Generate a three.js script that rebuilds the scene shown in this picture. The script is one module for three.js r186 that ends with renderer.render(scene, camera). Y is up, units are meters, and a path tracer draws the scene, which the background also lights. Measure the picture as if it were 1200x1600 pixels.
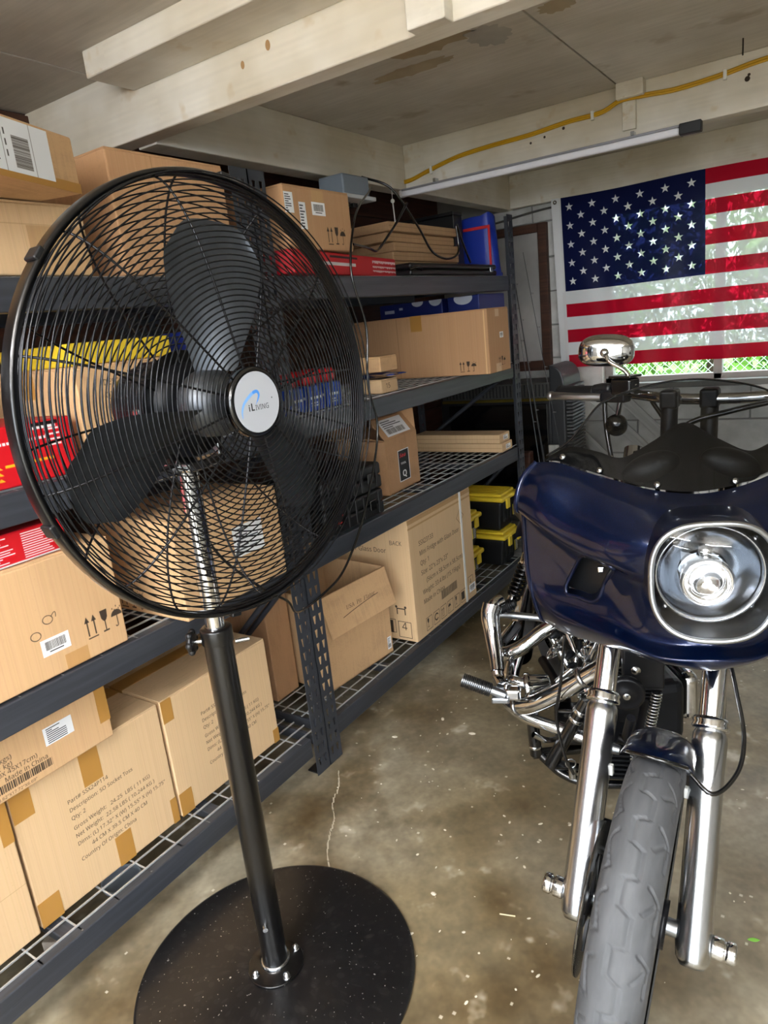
import * as THREE from 'three';
import { RoundedBoxGeometry } from 'three/addons/geometries/RoundedBoxGeometry.js';
import * as BGU from 'three/addons/utils/BufferGeometryUtils.js';
import { RectAreaLightUniformsLib } from 'three/addons/lights/RectAreaLightUniformsLib.js';

// ---------------------------------------------------------------- camera, sky, lights, exposure
RectAreaLightUniformsLib.init();
const V3 = (x, y, z) => new THREE.Vector3(x, y, z);
const scene = new THREE.Scene();
const renderer = new THREE.WebGLRenderer({ antialias: true });
renderer.toneMapping = THREE.LinearToneMapping;
renderer.toneMappingExposure = 1.95;
renderer.shadowMap.enabled = true;
const camera = new THREE.PerspectiveCamera(72.8, 0.75, 0.05, 80);
camera.position.set(0, 1.5, 0);
{
  const right = V3(0.8341, -0.1032, -0.5419);
  const fwd = V3(-0.5487, -0.2574, -0.7954);
  const up = new THREE.Vector3().crossVectors(right, fwd).normalize();
  const m = new THREE.Matrix4().makeBasis(right.normalize(), up, fwd.normalize().negate());
  camera.quaternion.setFromRotationMatrix(m);
}
scene.background = new THREE.Color().setRGB(0.86, 0.93, 1.0);       // even overcast sky
scene.backgroundIntensity = 5;
scene.environmentIntensity = 5;
const TUBES = [[-0.75, 2.05, 0.45], [-0.75, 2.05, 1.55], [1.1, 2.05, 0.45], [1.1, 2.05, 1.55]];   // ceiling tube lamps behind and beside the camera
const TUBE_POWER = 68, TUBE_UP_FILL = 170;  // the upward light is fill added to brighten the ceiling

// ---------------------------------------------------------------- helpers
let seedState = 7;
const rnd = () => { seedState = (seedState * 1664525 + 1013904223) >>> 0; return seedState / 4294967296; };
const rr = (a, b) => a + (b - a) * rnd();
const taken = {};
function numbered(n) { const k = taken[n] = (taken[n] ?? -1) + 1; return k ? n + '_' + String(k).padStart(3, '0') : n; }
function shade(o) { o.castShadow = true; o.receiveShadow = true; return o; }
function thing(name, label, category, pos = [0, 0, 0], turn = 0, group) {
  const o = new THREE.Group(); o.name = numbered(name); scene.add(o);
  o.position.set(...pos); o.rotation.y = turn; o.userData = { label, category };
  if (group) o.userData.group = group;
  return o;
}
function part(name, geo, mat, parent) { const m = shade(new THREE.Mesh(geo, mat)); m.name = name; parent.add(m); return m; }
// part whose geometry is given in world coordinates, under a thing that is only moved, not turned
function wpart(name, geo, mat, parent) {
  const p = V3(0, 0, 0); for (let o = parent; o && o !== scene; o = o.parent) p.add(o.position);
  geo.translate(-p.x, -p.y, -p.z); return part(name, geo, mat, parent);
}
function single(name, label, category, geo, mat, pos, turn = 0, group) {
  const m = shade(new THREE.Mesh(geo, mat)); m.name = numbered(name); m.position.set(...pos); m.rotation.y = turn;
  m.userData = { label, category }; if (group) m.userData.group = group; scene.add(m); return m;
}
function struct(name, geo, mat, parent) {
  const m = shade(new THREE.Mesh(geo, mat)); m.name = parent ? name : numbered(name); (parent ?? scene).add(m);
  if (!parent) m.userData.kind = 'structure'; return m;
}
function merge(list) {
  const out = list.map((g) => { const c = g.index ? g.toNonIndexed() : g; for (const k of Object.keys(c.attributes)) if (!['position', 'normal', 'uv'].includes(k)) c.deleteAttribute(k);
    if (!c.attributes.uv) c.setAttribute('uv', new THREE.BufferAttribute(new Float32Array(c.attributes.position.count * 2), 2)); c.clearGroups(); return c; });
  return BGU.mergeGeometries(out);
}
const box = (x0, x1, y0, y1, z0, z1) => new THREE.BoxGeometry(x1 - x0, y1 - y0, Math.abs(z1 - z0)).translate((x0 + x1) / 2, (y0 + y1) / 2, (z0 + z1) / 2);
const rbox = (x0, x1, y0, y1, z0, z1, r = 0.004, s = 2) => new RoundedBoxGeometry(x1 - x0, y1 - y0, Math.abs(z1 - z0), s, r).translate((x0 + x1) / 2, (y0 + y1) / 2, (z0 + z1) / 2);
function rod(a, b, r, r2 = r, seg = 16, open = false) {
  const A = a.isVector3 ? a : V3(...a), B = b.isVector3 ? b : V3(...b), d = B.clone().sub(A), g = new THREE.CylinderGeometry(r2, r, d.length(), seg, 1, open);
  g.applyQuaternion(new THREE.Quaternion().setFromUnitVectors(V3(0, 1, 0), d.clone().normalize()));
  return g.translate((A.x + B.x) / 2, (A.y + B.y) / 2, (A.z + B.z) / 2);
}
// lathe of [radius, distance] pairs along the line a -> direction d
function turned(prof, a, d, seg = 28) {
  const g = new THREE.LatheGeometry(prof.map(([r, h]) => new THREE.Vector2(Math.max(r, 1e-5), h)), seg), D = (d.isVector3 ? d.clone() : V3(...d)).normalize(), A = a.isVector3 ? a : V3(...a);
  g.applyQuaternion(new THREE.Quaternion().setFromUnitVectors(V3(0, 1, 0), D)); return g.translate(A.x, A.y, A.z);
}
const pipe = (pts, r, seg = 40, rad = 10, closed = false) => new THREE.TubeGeometry(new THREE.CatmullRomCurve3(pts.map((p) => p.isVector3 ? p : V3(...p)), closed), seg, r, rad, closed);
function metricUV(g, s = 1) {   // uv in metres from the dominant axis of each face
  const n = g.index ? g.toNonIndexed() : g; const p = n.attributes.position, q = n.attributes.normal, uv = new Float32Array(p.count * 2);
  for (let i = 0; i < p.count; i++) {
    const ax = Math.abs(q.getX(i)), ay = Math.abs(q.getY(i)), az = Math.abs(q.getZ(i));
    if (ay >= ax && ay >= az) { uv[2 * i] = p.getX(i) * s; uv[2 * i + 1] = p.getZ(i) * s; } else if (ax >= az) { uv[2 * i] = p.getZ(i) * s; uv[2 * i + 1] = p.getY(i) * s; } else { uv[2 * i] = p.getX(i) * s; uv[2 * i + 1] = p.getY(i) * s; }
  }
  n.setAttribute('uv', new THREE.BufferAttribute(uv, 2)); return n;
}
// grid of rows of points -> smooth surface (Catmull-Rom both ways); skip(x,y,z) leaves triangles out
function surface(rows, nu, nv, skip) {
  const R = rows.map((r) => new THREE.CatmullRomCurve3(r, false, 'centripetal')), cols = [];
  for (let i = 0; i <= nu; i++) { const c = new THREE.CatmullRomCurve3(R.map((k) => k.getPoint(i / nu)), false, 'centripetal'); cols.push(Array.from({ length: nv + 1 }, (_, j) => c.getPoint(j / nv))); }
  const pos = [], uv = [], idx = [];
  for (let i = 0; i <= nu; i++) for (let j = 0; j <= nv; j++) { const p = cols[i][j]; pos.push(p.x, p.y, p.z); uv.push(i / nu, j / nv); }
  for (let i = 0; i < nu; i++) for (let j = 0; j < nv; j++) {
    const a = i * (nv + 1) + j, b = a + nv + 1;
    if (skip) { const m = cols[i][j].clone().add(cols[i + 1][j + 1]).multiplyScalar(0.5); if (skip(m)) continue; }
    idx.push(a, a + 1, b, b, a + 1, b + 1);
  }
  const g = new THREE.BufferGeometry(); g.setAttribute('position', new THREE.Float32BufferAttribute(pos, 3)); g.setAttribute('uv', new THREE.Float32BufferAttribute(uv, 2)); g.setIndex(idx); g.computeVertexNormals(); return g;
}
// ---------------------------------------------------------------- noise and textures
function hash(x, y, s) { let h = Math.imul(x | 0, 374761393) ^ Math.imul(y | 0, 668265263) ^ Math.imul(s | 0, 1442695041); h = Math.imul(h ^ (h >>> 13), 1274126177); return ((h ^ (h >>> 16)) >>> 0) / 4294967296; }
function vnoise(x, y, s, per) {
  const X = Math.floor(x), Y = Math.floor(y), fx = x - X, fy = y - Y, u = fx * fx * (3 - 2 * fx), v = fy * fy * (3 - 2 * fy), w = (k) => ((k % per) + per) % per;
  const a = hash(w(X), w(Y), s), b = hash(w(X + 1), w(Y), s), c = hash(w(X), w(Y + 1), s), d = hash(w(X + 1), w(Y + 1), s);
  return a + (b - a) * u + (c - a) * v + (a - b - c + d) * u * v;
}
function fbm(u, v, f, oct, s) { let a = 0.5, t = 0, n = 0; for (let i = 0; i < oct; i++) { t += a * vnoise(u * f, v * f, s + i, f); n += a; a *= 0.55; f *= 2; } return t / n; }
function dataTex(n, fn, srgb = true) {
  const d = new Uint8Array(n * n * 4);
  for (let y = 0; y < n; y++) for (let x = 0; x < n; x++) { const c = fn(x / n, y / n, x, y), i = (y * n + x) * 4; d[i] = c[0]; d[i + 1] = c[1]; d[i + 2] = c[2]; d[i + 3] = 255; }
  const t = new THREE.DataTexture(d, n, n); t.wrapS = t.wrapT = THREE.RepeatWrapping; t.magFilter = THREE.LinearFilter; t.minFilter = THREE.LinearMipmapLinearFilter; t.generateMipmaps = true;
  if (srgb) t.colorSpace = THREE.SRGBColorSpace; t.needsUpdate = true; return t;
}
function canvasTex(w, h, draw) {
  const c = document.createElement('canvas'); c.width = w; c.height = h; const x = c.getContext('2d'); draw(x, w, h);
  const t = new THREE.CanvasTexture(c); t.colorSpace = THREE.SRGBColorSpace; t.anisotropy = 8; return t;
}
const rep = (t, a, b = a) => { const c = t.clone(); c.repeat.set(a, b); c.needsUpdate = true; return c; };
const mixc = (a, b, t) => a.map((k, i) => k + (b[i] - k) * Math.min(1, Math.max(0, t)));
const std = (color, roughness = 0.6, metalness = 0, extra = {}) => new THREE.MeshStandardMaterial({ color, roughness, metalness, ...extra });
const phys = (o) => new THREE.MeshPhysicalMaterial(o);

const grainTex = dataTex(512, (u, v) => { const k = 205 + 50 * fbm(u, v, 24, 4, 3); return [k, k, k]; });
const smudgeTex = dataTex(512, (u, v) => { const k = 175 + 80 * fbm(u, v, 5, 5, 9); return [k, k, k]; });
const roughTex = dataTex(512, (u, v) => { const k = 110 + 145 * fbm(u, v, 6, 5, 12); return [k, k, k]; }, false);
// bare concrete: brown and grey mottling, oil stains, pale spatter
const floorTex = dataTex(1536, (u, v) => {
  const a = fbm(u, v, 4, 5, 21), b = fbm(u, v, 9, 5, 33), c = fbm(u, v, 40, 4, 45), d = fbm(u, v, 220, 2, 51), e = fbm(u, v, 3, 3, 77);
  let k = mixc([132, 119, 92], [158, 149, 128], (a - 0.36) * 3.4);
  k = mixc(k, [88, 71, 45], Math.max(0, (b - 0.47) * 3.6) * 0.85);
  k = mixc(k, [168, 163, 150], Math.max(0, (e - 0.55) * 3.0) * 0.6);
  const s = 0.80 + 0.32 * c + 0.16 * (d - 0.5); k = k.map((x) => x * s);
  if (c > 0.70) k = mixc(k, [196, 190, 175], (c - 0.70) * 5);
  if (hash(Math.floor(u * 420), Math.floor(v * 420), 5) > 0.9986) k = mixc(k, [225, 220, 205], 0.7);
  return k;
});
const floorRough = dataTex(512, (u, v) => { const k = 95 + 120 * fbm(u, v, 8, 5, 14); return [k, k, k]; }, false);
// old white paint on plywood: greyed, streaked along u
const plyTex = dataTex(1024, (u, v) => {
  const a = fbm(u, v, 4, 5, 61), g = fbm(u, v * 0.999, 1, 1, 3) * 0, s = vnoise(u * 12, v * 190, 66, 4096) * 0.5 + vnoise(u * 30, v * 420, 68, 4096) * 0.5, b = fbm(u, v, 14, 4, 71);
  let k = mixc([186, 179, 166], [220, 215, 206], (a - 0.3) * 2.2 + g); k = k.map((x) => x * (0.95 + 0.08 * s));
  if (b > 0.66) k = mixc(k, [150, 134, 112], (b - 0.66) * 3);
  return k;
});
const beamTex = dataTex(1024, (u, v) => {
  const a = fbm(u, v, 5, 5, 81), s = vnoise(u * 10, v * 220, 86, 4096), b = fbm(u, v, 18, 4, 91);
  let k = mixc([205, 196, 176], [236, 233, 224], (a - 0.3) * 2.4); k = k.map((x) => x * (0.975 + 0.035 * s));
  if (b > 0.70) k = mixc(k, [190, 168, 132], (b - 0.70) * 4);
  return k;
});
const cardTex = dataTex(512, (u, v) => {
  const a = fbm(u, v, 5, 4, 101), l = vnoise(u * 150, v * 3, 111, 4096), f = fbm(u, v, 90, 2, 121);
  const s = 0.86 + 0.12 * a + 0.07 * l + 0.07 * f; return [255 * s, 255 * s, 255 * s].map((x) => Math.min(255, x));
});
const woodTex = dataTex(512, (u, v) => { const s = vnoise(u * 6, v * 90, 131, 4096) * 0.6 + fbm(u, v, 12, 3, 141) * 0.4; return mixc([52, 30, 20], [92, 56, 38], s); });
const flakeTex = dataTex(512, (u, v, x, y) => { const h = hash(x >> 1, y >> 1, 9), s = h > 0.975 ? 255 : 120 + 60 * hash(x, y, 4); return [s, s, s]; });
// ---------------------------------------------------------------- materials
const M = {
  shelf: std(0x4b4f57, 0.48, 0.25, { map: smudgeTex, roughnessMap: roughTex }),
  wire: std(0xc9ccce, 0.4, 0.55),
  dark: std(0x0d0d0f, 0.6),
  blackPlastic: std(0x111214, 0.42),
  blackGloss: phys({ color: 0x08090b, roughness: 0.2, clearcoat: 0.8, clearcoatRoughness: 0.08 }),
  blackSatin: std(0x15161a, 0.38, 0.25),
  fanBlack: phys({ color: 0x0b0b0c, roughness: 0.28, metalness: 0.2, clearcoat: 0.5, clearcoatRoughness: 0.15 }),
  cage: std(0x2e2f32, 0.26, 0.75),
  rubber: std(0x5e6063, 0.72, 0, { map: smudgeTex }),
  chrome: std(0xe2e4e6, 0.07, 1),
  steel: std(0xc3c6c9, 0.24, 1),
  alu: std(0xa9adb2, 0.34, 1),
  bladeAlu: std(0x8d9299, 0.4, 0.9, { map: smudgeTex }),
  engine: std(0x24262a, 0.42, 0.7),
  blue: phys({ color: 0x0e2f6b, roughness: 0.3, metalness: 0.75, clearcoat: 1, clearcoatRoughness: 0.03, map: rep(flakeTex, 5, 4) }),
  white: std(0xe6e6e2, 0.5),
  label: std(0xe9ebee, 0.5),
  tape: phys({ color: 0xb0813f, roughness: 0.28, clearcoat: 0.4 }),
  yellow: std(0xdcbf30, 0.42),
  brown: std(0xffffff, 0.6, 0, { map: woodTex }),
  beam: std(0xffffff, 0.75, 0, { map: beamTex, bumpMap: grainTex, bumpScale: 0.0008 }),
  ply: std(0xffffff, 0.85, 0, { map: plyTex, bumpMap: grainTex, bumpScale: 0.001 }),
  block: std(0xe8e8e4, 0.8, 0, { map: smudgeTex, bumpMap: grainTex, bumpScale: 0.001 }),
  mortar: std(0xa9a9a5, 0.9, 0, { map: smudgeTex }),
  floor: std(0xffffff, 0.75, 0, { map: floorTex, roughnessMap: floorRough, bumpMap: floorRough, bumpScale: 0.0012 }),
  lens: phys({ color: 0xffffff, roughness: 0.02, transmission: 1, thickness: 0, ior: 1.45 }),
  glass: phys({ color: 0xf4f8f6, roughness: 0.02, transmission: 1, thickness: 0 }),
  smoke: phys({ color: 0xa4a6a8, roughness: 0.03, transmission: 1, thickness: 0, ior: 1.4 }),
};
// ================================================================ the garage itself
const CEIL = 2.285, ZB = -4.3, XL = -2.3, XR = 3.0, ZF = 2.4;
{
  const f = struct('floor', metricUV(box(XL - 0.15, XR + 0.15, -0.12, 0, ZF + 0.15, ZB - 0.15), 1 / 3.1), M.floor);
  // the long pale crack from the shelf foot, and a fine one in the foreground
  const crack = (pts, w) => {
    const a = [], n = 60, c = new THREE.CatmullRomCurve3(pts.map((p) => V3(p[0], 0.0006, p[1]))), pos = [], idx = [];
    for (let i = 0; i <= n; i++) { const p = c.getPoint(i / n), k = w * (0.35 + 0.9 * rnd()), j = rr(-0.007, 0.007); pos.push(p.x - k + j, 0.0007, p.z + j, p.x + k + j, 0.0007, p.z - k * 0.3 + j); if (i) { const q = 2 * i; idx.push(q - 2, q - 1, q, q, q - 1, q + 1); } }
    const g = new THREE.BufferGeometry(); g.setAttribute('position', new THREE.Float32BufferAttribute(pos, 3)); g.setIndex(idx); g.computeVertexNormals(); return g;
  };
  const pale = std(0xbdb49f, 0.9, 0, { side: THREE.DoubleSide });
  struct('crack', crack([[-1.44, -1.63], [-1.38, -1.55], [-1.345, -1.47], [-1.30, -1.42], [-1.27, -1.36], [-1.22, -1.28], [-1.16, -1.22]], 0.003), pale, f);
  struct('crack', crack([[-0.20, -1.17], [-0.08, -1.15], [0.05, -1.10], [0.2, -1.10]], 0.003), pale, f);
}
// ceiling: plywood sheets with open joints under a roof slab
{
  const c = struct('ceiling', box(XL - 0.15, XR + 0.15, CEIL + 0.014, CEIL + 0.14, ZF + 0.15, ZB - 0.15), std(0x2a2723, 0.9));
  const xs = [XL, -1.885, -0.80, 0.42, 1.64, XR], zs = [[ZF, 1.3], [1.294, 0.1], [0.094, -1.54], [-1.545, -3.05], [-3.04, ZB]];
  for (const [z0, z1] of zs) for (let i = 0; i < xs.length - 1; i++) {
    const sheet = metricUV(rbox(xs[i] + 0.003, xs[i + 1] - 0.003, CEIL, CEIL + 0.014, z0, z1, 0.002, 1), 0.55);
    sheet.attributes.uv.array.forEach((_, k, a) => { if (k % 2 === 0) a[k] += i * 0.37; else a[k] += z0 * 0.21; });
    struct('ceiling_sheet', sheet, M.ply, c);
  }
  // brown water stain with ragged outlines on the sheet next to the near beam
  const stain = (pts, col) => {
    const s = new THREE.Shape(pts.map(([x, z]) => new THREE.Vector2(x, z))), g = new THREE.ShapeGeometry(s);
    g.rotateX(Math.PI / 2); g.translate(0, CEIL - 0.0006, 0);
    struct('water_stain', g, std(col, 0.85, 0, { map: smudgeTex, side: THREE.DoubleSide }), c);
  };
  const blob = (cx, cz, rx, rz, n = 40, jag = 0.3) => Array.from({ length: n }, (_, i) => { const a = i / n * 6.2832, k = 1 - jag * rnd(); return [cx + rx * k * Math.cos(a), cz + rz * k * Math.sin(a)]; });
  stain(blob(-1.09, -2.05, 0.17, 0.10), 0xc2ae8d); stain(blob(-1.24, -2.22, 0.17, 0.05), 0xc7b698); stain(blob(-0.94, -2.16, 0.07, 0.10), 0xc9c4ba); stain(blob(-0.72, -2.12, 0.06, 0.05), 0xc5b496);
  // a nail left in the sheet
  struct('nail', rod([-0.356, CEIL, -2.87], [-0.356, CEIL - 0.05, -2.87], 0.0025, 0.0025, 6), std(0x3a332c, 0.5, 0.7), c);
}
// painted timber beams
function beam(name, x0, x1, y0, y1, z0, z1, uvs = 0.6) { return struct(name, metricUV(rbox(x0, x1, y0, y1, z0, z1, 0.004, 2), uvs), M.beam); }
{
  const a = beam('trim_1', XL, XR, 2.10, CEIL, -1.52, -1.588);
  struct('wood_block', metricUV(rbox(-0.83, -0.738, 2.098, CEIL - 0.07, -1.480, -1.520, 0.003), 1.3), M.beam, a);
  struct('wood_block', metricUV(rbox(-0.90, -0.83, CEIL - 0.03, CEIL, -1.588, -1.65, 0.003), 1.3), M.beam, a);
  const knot = std(0xa58258, 0.8);
  for (const [x, y, s] of [[-1.335, 2.175, 0.008], [-1.245, 2.195, 0.010]]) struct('knot', new THREE.CircleGeometry(s, 14).scale(0.8, 1.2, 1).translate(x, y, -1.5192), knot, a);
  beam('trim_2', -1.755, XR, CEIL - 0.066, CEIL, -1.365, -1.52);           // flat ledger in front of the near beam
  beam('trim_3', -1.86, -1.775, 2.095, CEIL, -1.588, ZB);                // long header above the shelves
  const y = beam('trim_4', -1.775, XR, 2.10, CEIL, -3.035, -3.105);
  struct('wood_block', metricUV(rbox(-0.785, -0.735, 2.125, CEIL - 0.05, -3.018, -3.035, 0.002), 1.3), M.beam, y);
  struct('wood_block', metricUV(rbox(-0.80, -0.70, CEIL - 0.055, CEIL, -2.985, -3.035, 0.003), 1.3), M.beam, y);
  for (const [x, yy, r] of [[-1.02, 2.19, 0.006], [-1.10, 2.175, 0.005], [-0.36, 2.20, 0.009], [-0.355, 2.212, 0.005], [-1.16, 2.165, 0.005]]) struct('nail_hole', new THREE.CircleGeometry(r, 10).translate(x, yy, -3.0342), std(0x3b2f26, 0.9), y);
  beam('trim_5', -1.775, XR, 2.10, CEIL, ZB + 0.045, ZB);                // plate above the window wall
  beam('trim_6', XL, XR, 2.10, CEIL, 0.72, 0.65);
}
// walls
{
  const wl = struct('wall_left', metricUV(box(XL - 0.15, XL, 0, CEIL, ZF, ZB), 0.8), M.brown);  // coloured dark brown in place of shade behind the shelves
  for (let y = 0, k = 0; y < CEIL - 0.05; y += 0.19, k++) for (const [z0, z1] of k % 2 ? [[ZF, -0.9], [-0.904, -2.9], [-2.904, ZB + 0.02]] : [[ZF, 0.3], [0.296, -1.9], [-1.904, ZB + 0.02]]) struct('board', metricUV(rbox(XL, XL + 0.018, y + 0.003, Math.min(y + 0.187, CEIL), z0, z1, 0.003, 1), 1.4), M.brown, wl);   // added brown boards, dark tone stands in for shade behind the shelves
  struct('wall_right', metricUV(box(XR, XR + 0.15, 0, CEIL, ZF, ZB), 0.8), std(0xb9b6ae, 0.85, 0, { map: smudgeTex }));
  // front wall with the open garage doorway behind the camera
  struct('wall_front', metricUV(merge([box(XL, -1.0, 0, CEIL, ZF + 0.15, ZF), box(2.6, XR, 0, CEIL, ZF + 0.15, ZF), box(-1.0, 2.6, 2.08, CEIL, ZF + 0.15, ZF)]), 0.8), std(0xb9b6ae, 0.85, 0, { map: smudgeTex }));
  // back wall of painted concrete blocks round the window opening
  const wx0 = -1.245, wx1 = 0.35, wy0 = 1.02, wy1 = 2.02;
  const w = struct('wall_back', metricUV(merge([box(XL, wx0, 0, CEIL, ZB, ZB - 0.14), box(wx1, XR, 0, CEIL, ZB, ZB - 0.14), box(wx0, wx1, 0, wy0, ZB, ZB - 0.14), box(wx0, wx1, wy1, CEIL, ZB, ZB - 0.14)]), 0.8), M.mortar);
  const bh = 0.2, bl = 0.4;
  for (let r = 0; r < 11; r++) for (let k = -6; k < 3; k++) {
    const x0 = k * bl + (r % 2 ? 0.2 : 0) - 0.05, x1 = x0 + bl, y0 = r * bh, y1 = y0 + bh;
    const segs = [];
    if (y1 <= wy0 + 0.03 || y0 >= wy1 - 0.01) segs.push([x0, x1]); else { if (x0 < wx0) segs.push([x0, Math.min(x1, wx0)]); if (x1 > wx1) segs.push([Math.max(x0, wx1), x1]); }
    for (const [a, b] of segs) { const A = Math.max(a, XL + 0.01), B = b; if (B - A < 0.05) continue; const yt = y1 > wy0 && y0 < wy0 && A >= wx0 && B <= wx1 ? wy0 : y1; struct('block', metricUV(rbox(A + 0.004, B - 0.004, y0 + 0.004, Math.min(yt, 2.1) - 0.004, ZB + 0.012, ZB - 0.02, 0.004, 1), 1.7), M.block, w); }
  }
  // window: frame, mullions, panes
  const win = new THREE.Group(); win.name = 'window_1'; win.userData.kind = 'structure'; scene.add(win);
  const fm = std(0x8d8d88, 0.6, 0.1), z0 = ZB - 0.03, z1 = ZB - 0.09;
  for (const [x0, x1, y0, y1] of [[wx0, wx1, wy0, wy0 + 0.035], [wx0, wx1, wy1 - 0.04, wy1], [wx0, wx0 + 0.045, wy0, wy1], [wx1 - 0.045, wx1, wy0, wy1], [-0.645, -0.60, wy0, wy1], [-0.14, -0.10, wy0, wy1]]) part('window_frame', rbox(x0, x1, y0, y1, z0, z1, 0.004), fm, win);
  for (const [a, b] of [[wx0 + 0.045, -0.645], [-0.60, -0.14], [-0.10, wx1 - 0.045]]) part('pane', box(a, b, wy0 + 0.035, wy1 - 0.04, ZB - 0.058, ZB - 0.062), M.glass, win);
  part('window_sill', rbox(wx0 - 0.04, wx1 + 0.04, wy0 - 0.03, wy0 + 0.004, ZB + 0.05, ZB - 0.14, 0.006), std(0x6d6d6a, 0.7), win);
  // brown-framed opening closed with a white board, left of the window
  const d = new THREE.Group(); d.name = 'door_1'; d.userData.kind = 'structure'; scene.add(d);
  const zf = ZB + 0.012;
  part('board', metricUV(rbox(XL + 0.03, -1.605, 1.19, 1.945, zf + 0.02, zf, 0.002), 0.7), std(0xcfccc9, 0.7, 0, { map: smudgeTex }), d);
  part('door_frame', metricUV(rbox(-1.61, -1.555, 1.13, 1.995, zf + 0.04, zf, 0.004), 1.5), M.brown, d);
  part('door_frame', metricUV(rbox(XL + 0.02, -1.61, 1.945, 1.995, zf + 0.04, zf, 0.004), 1.5), M.brown, d);
  part('door_frame', metricUV(rbox(XL + 0.02, -1.61, 1.13, 1.19, zf + 0.04, zf, 0.004), 1.5), M.brown, d);
}
// conduit along the top of the back wall
single('conduit', 'thin grey conduit under the ceiling plate left of the flag', 'conduit', pipe([[-1.95, 2.03, ZB + 0.03], [-1.6, 2.065, ZB + 0.03], [-1.5, 2.07, ZB + 0.03]], 0.006, 20, 8), std(0x55534f, 0.5), [0, 0, 0]);

// ceiling tube lamps behind the camera: fitting, diffuser, the light itself and an added upward ceiling fill
function tubeLamp([x, y, z], label) {
  const t = thing('tube_lamp', label, 'lamp', [x, y, z], 0, 'ceiling tube lamps');
  part('tube', new THREE.CylinderGeometry(0.014, 0.014, 1.18, 20).rotateZ(Math.PI / 2), std(0xffffff, 0.4, 0, { emissive: 0xf6f8ff, emissiveIntensity: 14 }), t);
  for (const s of [-1, 1]) part('end_holder', rbox(s * 0.60 - 0.012, s * 0.60 + 0.012, -0.02, CEIL - y, -0.018, 0.018, 0.003), std(0xdadada, 0.5), t);
  for (const [p, dy, turn] of [[TUBE_POWER, -0.016, -1], [TUBE_UP_FILL, 0.016, 1]]) { const l = new THREE.RectAreaLight(0xf4f7ff, p, 1.18, 0.05); l.position.set(0, dy, 0); l.rotation.x = turn * Math.PI / 2; t.add(l); }
}
['glowing ceiling tube lamp above the shelf side, farther from the doorway', 'glowing ceiling tube lamp above the shelf side, nearer the doorway', 'glowing ceiling tube lamp on the motorcycle side, farther from the doorway', 'glowing ceiling tube lamp on the motorcycle side, nearer the doorway'].forEach((s, i) => tubeLamp(TUBES[i], s));

// outside: lawn, driveway, hedge trees, chain-link fence seen under the flag
{
  struct('lawn', metricUV(box(-14, 14, -0.35, -0.05, ZB - 0.16, -24), 0.5), std(0x6d9a3e, 0.95, 0, { map: smudgeTex }));
  struct('driveway', metricUV(box(-9, 11, -0.3, -0.005, ZF + 0.155, 16), 0.3), M.floor);
}
// ================================================================ steel shelving
const LEVELS = [0.155, 0.795, 1.24, 1.68], SX0 = -2.09, SX1 = -1.477, PW = 0.07;
function postGeo(h, mirror) {
  // angle post with two rows of teardrop slots on its wide flange and one on the narrow flange, real holes
  const flange = (w, cols) => {
    const s = new THREE.Shape(); s.moveTo(0, 0); s.lineTo(w, 0); s.lineTo(w, h); s.lineTo(0, h); s.closePath();
    for (const cx of cols) for (let y = 0.04; y < h - 0.05; y += 0.0508) {
      const p = new THREE.Path(); p.moveTo(cx - 0.008, y + 0.022); p.lineTo(cx + 0.008, y + 0.022); p.lineTo(cx + 0.003, y - 0.008); p.lineTo(cx - 0.003, y - 0.008); p.closePath(); s.holes.push(p);
    }
    return new THREE.ExtrudeGeometry(s, { depth: 0.002, bevelEnabled: false });
  };
  const wide = flange(PW, [0.021, 0.051]).rotateY(Math.PI / 2);       // spans -z, thickness along +x
  const nar = flange(0.045, [0.024]).rotateY(Math.PI).translate(0.002, 0, mirror ? -PW + 0.002 : 0);
  return merge([wide, nar]);
}
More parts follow.
